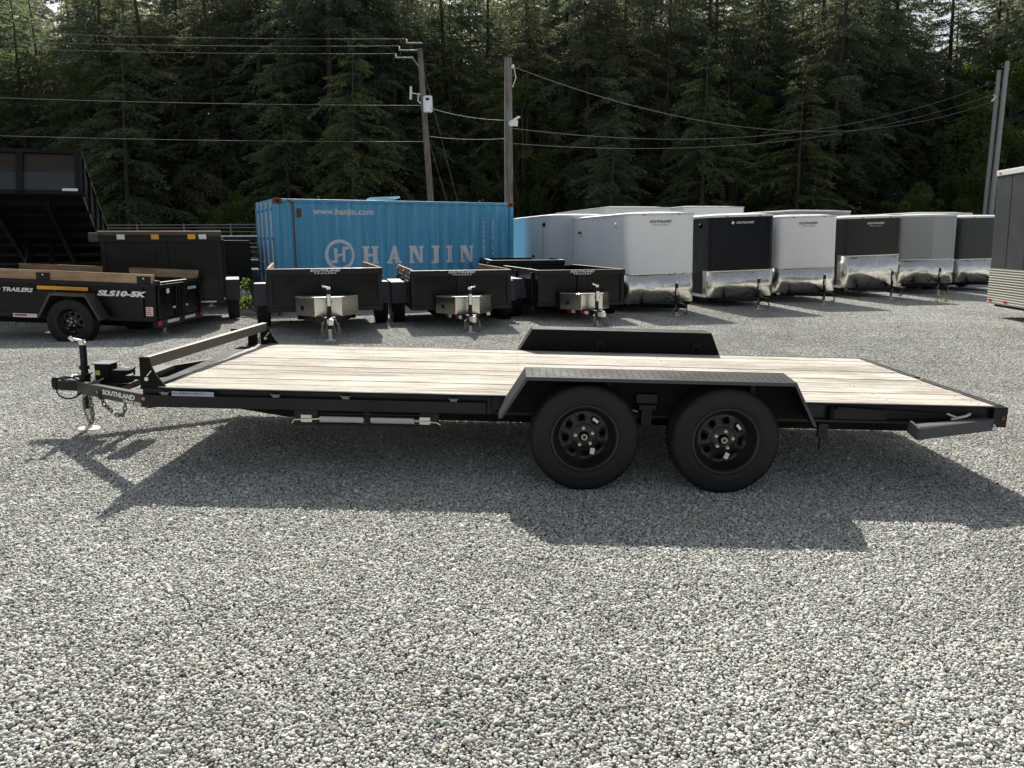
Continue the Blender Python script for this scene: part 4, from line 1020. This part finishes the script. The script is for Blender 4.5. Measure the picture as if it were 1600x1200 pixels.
b = MB(); b.add(vs, [(2*i,2*i+2,2*i+3,2*i+1) for i in range(len(us)-1)]); b.put('roof', 'container', CT)
b = MB()
for yv in (0, CW-.06):
    b.box(.16,CL-.16,yv,yv+.06,0,.16); b.box(.16,CL-.16,yv,yv+.06,CH-.075,CH-.012)
b.box(0,.06,.16,CW-.16,0,.14); b.box(0,.06,.16,CW-.16,CH-.14,CH-.01); b.box(CL-.06,CL,.16,CW-.16,0,.14); b.box(CL-.06,CL,.16,CW-.16,CH-.12,CH-.01)
b.put('frame_rail', 'container', CT, bev=.006)
for xx_ in (0, CL-.10):
    for yy_ in (0, CW-.10):
        b = MB(); b.box(xx_,xx_+.10,yy_,yy_+.10,.12,CH-.12); b.put('corner_post', 'container', CT, bev=.006)
for xx_ in (-.006, CL-.172):
    for yy_ in (-.006, CW-.156):
        for zz_ in (0, CH-.118):
            b = MB(); b.box(xx_,xx_+.178,yy_,yy_+.162,zz_,zz_+.118); cc = b.put('corner_casting', 'rust', CT, bev=.01)
            b = MB(); yo = -.008 if yy_ < 1 else CW+.008; b.tube([(xx_+.09,yo,zz_+.06),(xx_+.09,yo+(.01 if yy_<1 else -.01),zz_+.06)], .03, 12); b.put('casting_hole', 'black_matte', cc)
vs = []; us = [.1]+corr_breaks(.1,CW-.1)+[CW-.1]
for u in us: vs += [(CL-.03-corr(u),u,.14),(CL-.03-corr(u),u,CH-.12)]
b = MB(); b.add(vs, [(2*i,2*i+2,2*i+3,2*i+1) for i in range(len(us)-1)]); b.put('corrugated_end', 'container', CT)
for s in (0, 1):
    y0 = .11 + s*1.115; b = MB(); b.box(.015,.05,y0,y0+1.105,.14,CH-.14); dr = b.put('door', 'container', CT, bev=.005)
    for q in (.25,.80):
        b = MB(); b.tube([(-.012,y0+q,.08),(-.012,y0+q,CH-.06)], .017, 8); lb = b.put('lock_bar', 'container_decal', dr, True)
        b = MB(); 
        for zz_ in (.25,.9,1.7,2.35): b.box(-.03,.016,y0+q-.04,y0+q+.04,zz_-.03,zz_+.03)
        b.put('bar_bracket', 'container', lb)
        b = MB(); b.beam((-.03,y0+q,1.15),(-.03,y0+q+(.32 if q<.5 else -.32),1.13),.012,.03); b.put('door_handle', 'container_decal', lb)
# markings follow the corrugation
def conform(b_, name, mat):
    me = b_.mesh(name, mat); bm = bmesh.new(); bm.from_mesh(me)
    for t_ in corr_breaks(0, CL):
        bmesh.ops.bisect_plane(bm, geom=bm.verts[:]+bm.edges[:]+bm.faces[:], plane_co=(t_,0,0), plane_no=(1,0,0))
    for v in bm.verts: v.co.y = .02 + corr(v.co.x) - .003 + v.co.y
    bm.normal_update(); bm.to_mesh(me); bm.free()
    o = D.objects.new(name, me); COL.objects.link(o); o.parent = CT; return o
def poly(b_, pts, dy=0): b_.add([(p[0],dy,p[1]) for p in pts], [tuple(range(len(pts)))])
def glyphs(b_, word, x, z, h, pitch):
    k = [0]
    def q(pts):
        poly(b_, pts, -.0004*(k[0] % 5)); k[0] += 1
    def rect(x0,x1,z0,z1): q([(x0,z0),(x1,z0),(x1,z1),(x0,z1)])
    sw = .28*h; se = .13*h
    for ch in word:
        wd_ = .98*h
        if ch == 'H':
            for xx in (x+.08*h, x+wd_-.08*h-sw): rect(xx,xx+sw,z,z+h); rect(xx-.08*h,xx+sw+.07*h,z,z+se); rect(xx-.08*h,xx+sw+.07*h,z+h-se,z+h)
            rect(x+.08*h+sw, x+wd_-.08*h-sw, z+.42*h, z+.57*h)
        elif ch == 'A':
            wd_ = .92*h; c_ = x+wd_/2
            q([(x+.08*h,z),(x+.24*h,z),(c_+.02*h,z+.8*h),(c_-.06*h,z+h)]); q([(x+wd_-.42*h,z),(x+wd_-.06*h,z),(c_+.12*h,z+h),(c_-.10*h,z+h)])
            rect(x+.28*h,x+wd_-.30*h,z+.25*h,z+.37*h); rect(x,x+.34*h,z,z+se); rect(x+wd_-.42*h,x+wd_,z,z+se)
        elif ch == 'N':
            wd_ = .90*h
            rect(x+.06*h,x+.22*h,z,z+h); rect(x+wd_-.22*h,x+wd_-.06*h,z,z+h); q([(x+.06*h,z+h),(x+.40*h,z+h),(x+wd_-.06*h,z),(x+wd_-.30*h,z)])
            rect(x,x+.30*h,z,z+se); rect(x,x+.3*h,z+h-se,z+h); rect(x+wd_-.30*h,x+wd_,z+h-se,z+h)
        elif ch == 'J':
            wd_ = .50*h; rect(x+.18*h,x+.18*h+sw,z+.05*h,z+h); rect(x+.05*h,x+.52*h,z+h-se,z+h); q([(x-.02*h,z-.06*h),(x+.18*h+sw,z-.02*h),(x+.18*h+sw,z+.12*h),(x+.10*h,z+.10*h)])
        elif ch == 'I':
            wd_ = .44*h; rect(x+.09*h,x+.09*h+sw,z,z+h); rect(x,x+.42*h,z,z+se); rect(x,x+.42*h,z+h-se,z+h)
        x += wd_+pitch
    return x
b = MB(); glyphs(b, 'HANJIN', 2.0, 1.09, .42, .195); conform(b, 'hanjin_lettering', 'container_decal')
b = MB(); cxx, czz = 1.46, 1.31
for k in range(40):
    a0, a1 = 2*pi*k/40, 2*pi*(k+1)/40; ro, ri_ = .36, .285
    poly(b, [(cxx+ro*cos(a0),czz+ro*sin(a0)),(cxx+ro*cos(a1),czz+ro*sin(a1)),(cxx+ri_*cos(a1),czz+ri_*sin(a1)),(cxx+ri_*cos(a0),czz+ri_*sin(a0))])
for s in (-1, 1):
    pc = [(s*.19,-.15*s-.02),(s*.19,.11-.0*s),(s*.13,.17),(s*.055,.19),(s*.055,-.19),(s*.125,-.19)]
    poly(b, [(cxx+s*.065,czz-.19+.03*(s>0)),(cxx+s*.135,czz-.19+.03*(s>0)),(cxx+s*.135,czz+.19-.03*(s<0)),(cxx+s*.065,czz+.19-.03*(s<0))], -.0005)
poly(b, [(cxx-.065,czz-.045),(cxx+.065,czz-.01),(cxx+.065,czz+.045),(cxx-.065,czz+.01)], -.001)
poly(b, [(cxx-.20,czz-.19),(cxx-.135,czz-.19),(cxx-.135,czz-.12),(cxx-.22,czz-.13)], -.0012)
poly(b, [(cxx+.20,czz+.19),(cxx+.135,czz+.19),(cxx+.135,czz+.12),(cxx+.22,czz+.13)], -.0012)
conform(b, 'company_logo', 'container_decal')
lt = letters('www.hanjin.com', 1.44, .19, 'decal_white', CT, Matrix(), offset=.02)
b = MB(); me = lt.data; b.add([(v.co.x+1.59, 0, v.co.y+2.29) for v in me.vertices if True], [tuple(p.vertices) for p in me.polygons if p.normal.z > .9]); D.objects.remove(lt)
conform(b, 'web_address', 'decal_white')
b = MB(); random.seed(11)
for col, (xx_, z0_, z1_, st) in enumerate(((5.20,1.1,2.1,.050),(5.47,1.65,2.15,.06),(5.46,1.3,1.5,.07))):
    z_ = z1_
    while z_ > z0_:
        b.box(xx_,xx_+random.uniform(.025,.05),0,.0005,z_-st*.6,z_); z_ -= st*random.choice((1,1,1,1.6))
conform(b, 'side_code', 'decal_white')
b = MB(); b.box(5.47,5.55,0,.0005,1.07,1.19); conform(b, 'yellow_mark', 'yellow_plastic')
b = MB(); b.tube([(.42,.0,1.05),(.42,.0,CH-.07)], .016, 8); b.tube([(.42,.0,CH-.12),(.30,.0,CH-.02)], .016, 8); b.put('rusty_drain_pipe', 'rust', CT, True)
b = MB(); b.box(.50,.60,.005,.03,CH-.42,CH-.22); b.put('vent', 'rust', CT)
o = tag(MB().box(-.1,.62,-.35,.35,-.02,.02).put('board', 'bright_paint'), 'pale weathered board lying on the roof of the blue container', 'board')
o.matrix_world = Matrix.Translation((-.9,14.9,2.50)) @ Matrix.Rotation(R(18),4,'Z') @ Matrix.Rotation(R(-3),4,'Y')

# ------------------------------------------------------------------ poles and wires
def pole(label, base, top, r0, r1, group, mat='pole_wood'):
    T = thing('utility_pole', label, 'utility pole', base, (0,0,0), group)
    v = Vector(top)-Vector(base)
    b = MB(); n_ = 10; b.tube([v*(i/n_) for i in range(n_+1)], r0, 14, r2=r1); b.put('pole_shaft', mat, T, True)
    return T, v
P1, v1 = pole('leaning wooden utility pole with pale transformer box and short cross arms', (-.52,28.06,0), (-.97,28.06,9.0), .15, .11, 'utility poles at the forest edge')
for dz, x0, x1 in ((0.22,-.55,.12),(-.05,-.85,.0),(-.33,-1.0,-.25)):
    b = MB(); b.box(v1.x+x0, v1.x+x1, -.03, .03, v1.z+dz-.02, v1.z+dz+.02); ca = b.put('cross_arm', 'pole_metal', P1, bev=.006)
    b = MB(); b.lathe([(.001,0),(.03,.01),(.035,.05),(.02,.07),(.03,.10),(.001,.11)], 'z', 10, (v1.x+x0+.04, 0, v1.z+dz+.03)); b.put('insulator', 'bright_paint', ca, True)
b = MB(); b.tube([(v1.x-.3,-.06,v1.z-.33),(v1.x+.0,-.06,v1.z-.75)], .02, 6); b.put('arm_brace', 'pole_metal', P1)
b = MB(); b.lathe([(.001,0),(.17,.0),(.19,.03),(.19,.58),(.17,.62),(.001,.64)], 'z', 18, (v1.x*.86+.22,-.16,6.55)); tf = b.put('transformer', 'white_cool', P1, True)
b = MB(); b.box(v1.x*.86+.16,v1.x*.86+.30,-.365,-.355,6.98,7.08); b.put('transformer_label', 'decal_black', tf)
b = MB(); b.tube([(v1.x*.9-.02,-.1,7.25),(v1.x*.9-.42,-.12,7.30)], .02, 6); b.tube([(v1.x*.9-.45,-.12,7.05),(v1.x*.9-.43,-.12,7.55)], .05, 8); b.tube([(v1.x*.9-.12,-.12,7.3),(v1.x*.9-.16,-.12,7.0),(v1.x*.9-.05,-.12,6.9)], .03, 6); b.put('fuse_cutout', 'bright_paint', P1, True)
P2, v2 = pole('straight weathered wooden utility pole with a floodlight on its side', (2.55,23.06,0), (2.53,23.06,7.55), .145, .125, 'utility poles at the forest edge')
b = MB(); b.box(.02,.30,-.26,-.10,5.32,5.50); b.beam((.14,-.2,5.5),(.36,-.26,5.62),.22,.03); b.box(-.02,.05,-.16,-.05,5.36,5.46); b.put('floodlight', 'bright_paint', P2, bev=.008)
b = MB(); b.tube([(.10,-.08,7.28),(.17,-.10,7.26)], .05, 8); b.tube([(.17,-.1,7.24),(.24,-.1,6.9),(.12,-.1,6.6)], .015, 6); b.put('wire_clamp', 'bright_paint', P2, True)
b = MB(); b.tube([(-.15,-.05,.2),(-.15,-.05,5.0),(-.14,-.06,6.6),(-.12,-.06,7.4)], .018, 6); b.put('conduit', 'pole_metal', P2, True)
P3, v3 = pole('pale grey metal utility pole leaning in front of the trees at the far right', (27.06,35.2,0), (27.0,35.06,9.95), .14, .10, 'utility poles at the forest edge', 'pole_metal')
P4, v4 = pole('thicker weathered utility pole close beside the pale metal one at the far right', (26.90,35.45,0), (26.86,35.40,9.6), .11, .09, 'utility poles at the forest edge', 'pole_metal')
b = MB(); b.tube([(v4.x-.25,-.2,v4.z-1.2),(v4.x-.1,-.2,v4.z-1.25),(v4.x-.3,-.2,v4.z-1.5)], .04, 6); b.put('insulator', 'bright_paint', P4, True)
WG = 'overhead wires between the utility poles'
def wire_(label, a, b_, sag, r=.016):
    a, b_ = Vector(a), Vector(b_); p = []
    for i in range(25):
        t = i/24; q = a.lerp(b_, t); q.z -= 4*sag*t*(1-t); p.append(q)
    o = MB().tube(p, r*.55, 5).put('overhead_wire', 'wire', None, True); tag(o, label, 'wire', WG)
tops1 = Vector((-.97,28.06,9.0))
for i, (dz, x0, zl, lab) in enumerate(((.26,-.51,9.95,'topmost wire running left from the leaning pole'),(0.0,-.81,9.6,'second highest wire running left from the leaning pole'),(-.29,-.95,9.35,'third highest wire running left from the leaning pole'))):
    wire_(lab, (tops1.x+x0, 28.0, 9.0+dz+.1), (-22, 28.6, zl), .12, .011)
wire_('wire running left from just below the transformer, halfway up the pole', (-.85,28.0,6.83), (-22,28.4,7.4), .1, .016)
wire_('lowest wire running left from the leaning pole', (-.78,28.0,5.43), (-22,28.4,5.9), .1, .016)
wire_('wire from below the transformer sloping down to the floodlight pole', (-.82,28.0,6.80), (2.5,23.2,5.55), .12, .013)
wire_('low wire from the leaning pole to the floodlight pole', (-.78,28.0,5.65), (2.5,23.2,4.95), .08, .013)
wire_('thick sagging wire from the top of the floodlight pole to the far right poles', (2.70,22.96,7.26), (26.6,35.2,8.1), 1.75, .022)
wire_('middle wire from the floodlight pole rising towards the far right poles', (2.70,22.96,5.25), (26.5,35.2,9.0), 1.25, .018)
wire_('lower wire from the floodlight pole rising towards the far right poles', (2.70,22.96,4.75), (26.5,35.2,8.4), 1.0, .018)
wire_('steep guy wire running down to the right from the top of the leaning pole', (-.93,28.0,8.6), (1.1,28.4,.3), 0.02, .014)
wire_('lower steep guy wire running down to the right from the leaning pole', (-.72,28.0,5.6), (.75,28.4,.3), 0.02, .014)

# ------------------------------------------------------------------ rail fence far behind on the left
FE = thing('rail_fence', 'long low fence of thin pale rails far behind the dump trailers at the forest edge', 'fence', (-24,27.5,0))
for k in range(13):
    b = MB(); b.tube([(k*1.9,0,0),(k*1.9,0,2.2)], .03, 8); b.put('fence_post', 'wire', FE, True)
for zz_ in (.6,1.05,1.4,1.66,1.86,2.02,2.14):
    b = MB(); b.tube([(0,0,zz_),(22.8,0,zz_)], .020, 6); b.put('fence_rail', 'wire', FE, True)
b = MB(); b.box(0,.9,0,.02,0,.02)
FD = thing('stacked_flat_deck', 'stacked black flat deck trailer with pale edge behind the container corner', 'trailer', (-4.9,20.5,0), (0,0,R(5)))
for q, zz_ in enumerate((.75,1.15,1.5)):
    b = MB(); b.box(-2.6,1.6,0,2.2,zz_,zz_+.12); b.put('deck_frame', 'black_steel', FD)
    b = MB(); b.box(-2.58,1.58,.02,2.18,zz_+.122,zz_+.16); b.put('deck_top', 'side_wood' if q == 1 else 'bright_paint', FD)
for s in (-2.3,1.3):
    b = MB(); b.box(s-.05,s+.05,.1,.2,.0,1.5); b.put('support_leg', 'black_steel', FD)
    wo_ = wheel(FD, (s*.5,-.12,.344), detail=False)

# ------------------------------------------------------------------ trees
def tone_mesh(name, V, F, T, mat):
    me = D.meshes.new(name); me.from_pydata(V.tolist(), [], F.tolist())
    at = me.attributes.new('tone', 'FLOAT', 'POINT'); at.data.foreach_set('value', T.astype(np.float32))
    me.materials.append(MAT[mat]); return me
def conifer(seed, H, base, spread, mat='conifer', dens=1.0):
    rg = np.random.RandomState(seed)
    tr = MB(); n_ = 14; bend = rg.uniform(-.02,.02,2)
    def ax(z): return np.array([bend[0]*z*z/H*2, bend[1]*z*z/H*2, z])
    r0 = H*.0105+.03
    tr.tube([tuple(ax(H*i/n_)) for i in range(n_+1)], r0, 9, r2=.015)
    # dead lower twigs
    for _ in range(int(26)):
        z = rg.uniform(1.0, base+3.5); a = rg.uniform(0, 2*pi); l = rg.uniform(.4, 1.7); p = ax(z)
        q = p + np.array([cos(a)*l, sin(a)*l, rg.uniform(-.35,.1)*l]); mid = (p+q)/2 + np.array([0,0,.08*l])
        tr.tube([tuple(p), tuple(mid), tuple(q)], .018, 3, r2=.005)
    V = []; T = []
    z = base
    while z < H-.3:
        f = (z-base)/(H-base)
        nbr = rg.randint(3, 6)
        a0 = rg.uniform(0, 2*pi)
        for k in range(nbr):
            if rg.rand() > .85: continue
            a = a0 + 2*pi*k/nbr + rg.uniform(-.4,.4)
            Lb_ = spread*(1-f**1.7)*rg.uniform(.45,1.25)*(1+.28*sin(a*2+seed)+.18*sin(z*.9+seed*2+a))*(.62+.38*min(1, f*5+.3)) + .25
            zz_ = max(base*.8, z + rg.uniform(-.5,.5)); p0 = ax(zz_)
            droop = rg.uniform(.10,.55)*(1-.6*f); up = rg.uniform(.0,.16)+.28*f
            ct = rg.uniform(.15,.85)
            nst = max(3, int(Lb_/.15*dens)); pts_ = []
            dirv = np.array([cos(a), sin(a), 0.]); side = np.array([-sin(a), cos(a), 0.])
            wob = rg.uniform(-.15,.15)
            for i in range(nst+1):
                t = i/nst
                pts_.append(p0 + dirv*Lb_*t + side*wob*Lb_*t*t + np.array([0,0, up*Lb_*t - (droop+up)*Lb_*t*t]))
            tr.tube([tuple(pts_[0]), tuple(pts_[nst//2]), tuple(pts_[-1])], .022*(1-f)+.008, 3, r2=.004)
            for i in range(1, nst+1):
                t = i/nst
                if t < .16+.1*rg.rand(): continue
                tl = Lb_*(.36*(1-t)+.13)*rg.uniform(.5,1.25)*(1 if t > .25 else .7)+.08
                tl = min(tl, 1.0)
                for sd_ in (-1, 1):
                    ang = rg.uniform(.55,1.1)
                    tw = dirv*cos(ang) + side*sd_*sin(ang); hang = rg.uniform(.15,1.15)
                    ns = max(1, int(tl/.115))
                    for j in range(ns):
                        s0 = j/ns; c0 = pts_[i] + tw*tl*s0 - np.array([0,0,1])*hang*tl*s0*s0
                        l_ = .20*rg.uniform(.6,1.4); w_ = l_*rg.uniform(.3,.55)
                        dd = tw*rg.uniform(.5,1) + dirv*rg.uniform(-.2,.7) + side*rg.uniform(-.5,.5) + np.array([0,0,rg.uniform(-1.0,.25)])
                        dd /= np.linalg.norm(dd)
                        nn = np.cross(dd, np.array([rg.uniform(-1,1), rg.uniform(-1,1), rg.uniform(-.2,1.2)])); nn /= (np.linalg.norm(nn)+1e-6)
                        V += [c0 - nn*w_*.5, c0 + nn*w_*.5, c0 + dd*l_]
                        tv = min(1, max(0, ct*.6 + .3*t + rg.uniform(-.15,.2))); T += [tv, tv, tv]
        z += rg.uniform(.26,.46)*(1-.35*f)/dens
    # leader
    top = ax(H)
    for _ in range(60):
        c0 = ax(H-rg.uniform(0,.9)); dd = rg.normal(size=3)*.5 + np.array([0,0,.3]); dd /= np.linalg.norm(dd); nn = np.cross(dd, [0,0,1.]); V += [c0-nn*.03, c0+nn*.03, c0+dd*.2]; T += [.6]*3
    V = np.array(V); F = np.arange(len(V)).reshape(-1,3)
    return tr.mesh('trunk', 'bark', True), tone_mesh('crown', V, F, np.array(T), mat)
def leafy(seed, H, Rr, nl, mat='broadleaf', leaf=.11, base=.3):
    rg = np.random.RandomState(seed); tr = MB(); cl = []
    for k in range(int(22+H*4)):
        a = rg.uniform(0,2*pi); rr = Rr*rg.uniform(.2,1); zz_ = H*rg.uniform(base,1)*(1-.25*(rr/Rr)**2)
        e = np.array([cos(a)*rr, sin(a)*rr, zz_]); m_ = e*np.array([.4,.4,.55]) + rg.uniform(-.1,.1,3)
        tr.tube([(0,0,0), tuple(m_), tuple(e)], .02+.012*H, 5, r2=.006); cl.append((e, Rr*rg.uniform(.12,.30), rg.uniform(.1,.8)))
    V = []; T = []
    for _ in range(nl):
        e, r_, ct = cl[rg.randint(len(cl))]
        d_ = rg.normal(size=3); d_ /= np.linalg.norm(d_); c0 = e + d_*r_*rg.uniform(.3,1.05)*np.array([1,1,.75]); c0[2] = max(.03, c0[2])
        dd = rg.normal(size=3); dd[2] -= .3; dd /= np.linalg.norm(dd); nn = np.cross(dd, rg.normal(size=3)); nn /= np.linalg.norm(nn); l_ = leaf*rg.uniform(.6,1.3)
        V += [c0, c0+dd*l_*.5+nn*l_*.3, c0+dd*l_, c0+dd*l_*.5-nn*l_*.3]; tv = min(1, max(0, ct+rg.uniform(-.25,.25))); T += [tv]*4
    V = np.array(V); F = np.arange(len(V)).reshape(-1,4)
    return tr.mesh('stems', 'bark', True), tone_mesh('leaves', V, F, np.array(T), mat)
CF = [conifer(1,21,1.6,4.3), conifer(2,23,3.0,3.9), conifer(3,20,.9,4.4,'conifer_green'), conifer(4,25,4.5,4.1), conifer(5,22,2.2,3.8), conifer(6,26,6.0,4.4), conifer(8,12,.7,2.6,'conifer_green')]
LF = [leafy(1,2.6,1.9,6500), leafy(2,5.5,2.4,11000,leaf=.14), leafy(3,1.4,1.3,2200), leafy(4,13,3.4,26000,leaf=.17,base=.18)]
rg = random.Random(5)
FWD = [(800/1600)]
def pxof(x, y): return 800 + 1214*(x-2.373)/(y+4.94) - 10
MARKS = [(60,'above the raised dump bed'),(190,'right of the raised dump bed'),(300,'above the brown tarp dump trailer'),(400,'over the left end of the blue container'),(510,'above the web address on the container'),(610,'left of the leaning pole'),(690,'just right of the leaning pole'),(760,'left of the floodlight pole'),(850,'just right of the floodlight pole'),(960,'above the nearest white enclosed trailer'),(1070,'over the gap before the black enclosed trailer'),(1160,'above the black enclosed trailer'),(1260,'above the middle white enclosed trailer'),(1360,'above the charcoal enclosed trailer'),(1450,'above the silver enclosed trailer'),(1530,'just left of the far right poles'),(1640,'behind the far right poles')]
def where(px): return min(MARKS, key=lambda m_: abs(m_[0]-px))[1]
used = set()
def plant(name, meshes, x, y, rz, sc, label, cat, group):
    T = thing(name, label, cat, (x,y,g(x,y)-.03), (rg.uniform(-.02,.02),rg.uniform(-.02,.02),rz), group); T.scale = (sc,sc,sc*rg.uniform(.95,1.08))
    for me_, nm in zip(meshes, ('trunk','crown') if 'shrub' not in name else ('stem','foliage')):
        c = D.objects.new(nm, me_); COL.objects.link(c); c.parent = T
    return T
rows = [(47.5,3.1,[0,2,4,1,0,4]),(51.0,3.2,[0,1,3,4,2]),(55.5,3.3,[1,3,5,0]),(61,3.6,[3,5,1]),(68,4.0,[5,3,1,0]),(77,4.4,[5,3,0])]
KIND = {0:'full dark conifer with low branches',1:'slender dark conifer with bare lower trunk',2:'lighter green conifer with drooping branches',3:'tall conifer with long bare trunk',4:'narrow dark drooping conifer',5:'very tall high crowned conifer',6:'small bright green conifer'}
for ri, (yr, st, kinds) in enumerate(rows):
    x = 2.4 - (yr+5)*.72 - 2
    while x < 2.4 + (yr+5)*.72 + 3:
        k = rg.choice(kinds)
        if 380 < pxof(x, yr) < 640 or 860 < pxof(x, yr) < 960: k = rg.choice([3,1,5,3])
        xx = x + rg.uniform(-.9,.9); yy = yr + rg.uniform(-1.6,1.6)
        px = pxof(xx, yy)
        if ri == 0 and 0 <= px <= 1600:
            lab = KIND[k] + ' ' + where(px)
            if lab in used: lab = 'second ' + lab
            used.add(lab)
            gr = 'conifers along the front edge of the forest'
        elif ri == 0: lab = 'dark conifer at the forest edge beyond the side of the view'; gr = 'conifers beyond the sides of the view'
        else: lab = KIND[k] + ' standing deeper inside the forest'; gr = KIND[k] + ' deeper in the forest'
        sc = rg.uniform(.86,1.05)*(1 + .03*ri)
        if 1390 < px < 1540 and (ri != 1): sc *= .76
        plant('conifer_tree', CF[k], xx, yy, rg.uniform(0,6.28), sc, lab, 'conifer', gr)
        x += st*rg.uniform(.75,1.25)
# the wood goes on behind as one mass of dark foliage
U = []; Tn = []; r2 = np.random.RandomState(9)
for _ in range(3300):
    cx_ = r2.uniform(-85, 92); cy_ = r2.uniform(86, 110); top_ = (.68 if 50 < cx_ < 68 else 1)*( 25 + 4*sin(cx_*.35) + 3*sin(cx_*.9+1) + r2.normal()*1.5)
    cz_ = r2.uniform(.3, 1)*top_; tb_ = r2.rand()
    for _k in range(34):
        c0 = np.array([cx_+r2.normal()*.9, cy_+r2.normal()*.9, max(.1, cz_+r2.normal()*.45)])
        dd = r2.normal(size=3); dd[2] -= .4; dd /= np.linalg.norm(dd); nn = np.cross(dd, r2.normal(size=3)); nn /= np.linalg.norm(nn); l_ = r2.uniform(.35,.8)
        U += [c0-nn*l_*.25, c0+nn*l_*.25, c0+dd*l_]; Tn += [min(1,max(0,tb_+r2.uniform(-.2,.2)))]*3
U = np.array(U); o = D.objects.new('far_forest', tone_mesh('far_forest', U, np.arange(len(U)).reshape(-1,3), np.array(Tn), 'conifer')); COL.objects.link(o)
tag(o, 'far depth of the conifer wood that reads as one dark mass', 'forest', kind='stuff')
ui = 0
for (x, y, k, s_, lab) in ((-6.2,40,6,1.0,'small young conifer low behind the brown tarp dump trailer'),(-10.5,43,6,1.05,'small bright conifer behind the raised dump bed edge'),(8.4,41,6,.85,'young conifer right of the floodlight pole'),(-20,42.5,6,1.15,'young light green conifer at the far left'),(14.2,42.5,6,1.0,'young conifer behind the black enclosed trailer'),(20.0,43,6,1.0,'young conifer behind the charcoal enclosed trailer')):
    plant('young_conifer_tree', CF[k], x, y, rg.uniform(0,6), s_, lab, 'conifer', None)
for (x, y, k, s_, lab) in ((24.2,37.5,1,.75,'bright leafy shrub left of the far right poles above the silver trailer'),(21.0,39.0,0,1.1,'low leafy shrub behind the charcoal enclosed trailer'),(28.5,38.0,1,.9,'leafy shrub just behind the far right poles'),(30.5,41,1,1.6,'tall sunlit broadleaf shrub rising beyond the far right poles'),(4.6,38.0,0,1.0,'leafy shrub beside the floodlight pole base'),(7.6,39.5,0,1.2,'leafy shrub behind the nearest white enclosed trailer roof'),(-9.3,36.5,0,1.1,'leafy shrub behind the rail fence near the raised bed'),(-5.2,39.0,0,.9,'leafy shrub behind the rail fence left of the container'),(-13.0,40.0,1,.8,'leafy shrub at the forest edge behind the raised bed')):
    plant('leafy_shrub', LF[k], x, y, rg.uniform(0,6), s_, lab, 'shrub', None)
for (x, y, s_, lab) in ((33.5,45.5,1.0,'tall light green broadleaf tree beyond the far right poles'),(-22.0,46.5,1.0,'tall light green broadleaf tree at the far left edge'),(3.6,46.3,.9,'light green broadleaf tree right of the floodlight pole'),(17.2,46.6,.95,'olive green broadleaf tree above the black enclosed trailer')):
    plant('broadleaf_tree', LF[3], x, y, rg.uniform(0,6), s_, lab, 'tree', None)
plant('weedy_shrub', LF[2], -2.75, 11.7, 1.0, .62, 'tall sunlit green weeds beside the leftmost tool box dump trailer', 'weeds', None)
# undergrowth: low brush along the forest floor
U = []; Tn = []; r2 = np.random.RandomState(3)
for _ in range(1300):
    cx_ = r2.uniform(-38, 44); cy_ = r2.uniform(38, 72); hh = r2.uniform(.25,.9)*(1.5 if r2.rand() < .2 else 1)
    for _k in range(26):
        c0 = np.array([cx_+r2.normal()*.45, cy_+r2.normal()*.45, g(cx_,cy_)+r2.uniform(0,hh)])
        dd = r2.normal(size=3); dd[2] = abs(dd[2])*.6; dd /= np.linalg.norm(dd); nn = np.cross(dd, r2.normal(size=3)); nn /= np.linalg.norm(nn); l_ = r2.uniform(.12,.3)
        U += [c0, c0+dd*l_*.5+nn*l_*.25, c0+dd*l_, c0+dd*l_*.5-nn*l_*.25]; Tn += [r2.rand()]*4
U = np.array(U); o = D.objects.new('undergrowth', tone_mesh('undergrowth', U, np.arange(len(U)).reshape(-1,4), np.array(Tn), 'broadleaf')); COL.objects.link(o)
tag(o, 'low green brush covering the forest floor between the trunks', 'undergrowth', kind='stuff')
# weeds in the gravel
U = []; Tn = []
for (wx, wy_, n_) in ((12.6,13.2,30),(13.0,13.6,14),(-7.5,8.6,60),(-8.2,7.9,60),(-6.9,9.4,50),(-9.0,8.8,70)):
    for _ in range(n_):
        c0 = np.array([wx+r2.normal()*.14*(1 if n_ < 40 else 2.5), wy_+r2.normal()*.12*(1 if n_ < 40 else 2.5), .0]); dd = np.array([r2.normal()*.5, r2.normal()*.5, 1.]); dd /= np.linalg.norm(dd)
        nn = np.cross(dd, r2.normal(size=3)); nn /= np.linalg.norm(nn); l_ = r2.uniform(.08,.28); U += [c0-nn*.006, c0+nn*.006, c0+dd*l_]; Tn += [r2.rand()]*3
U = np.array(U); o = D.objects.new('grass', tone_mesh('grass', U, np.arange(len(U)).reshape(-1,3), np.array(Tn), 'broadleaf')); COL.objects.link(o)
tag(o, 'sparse tufts of grass growing out of the gravel', 'grass', kind='stuff')
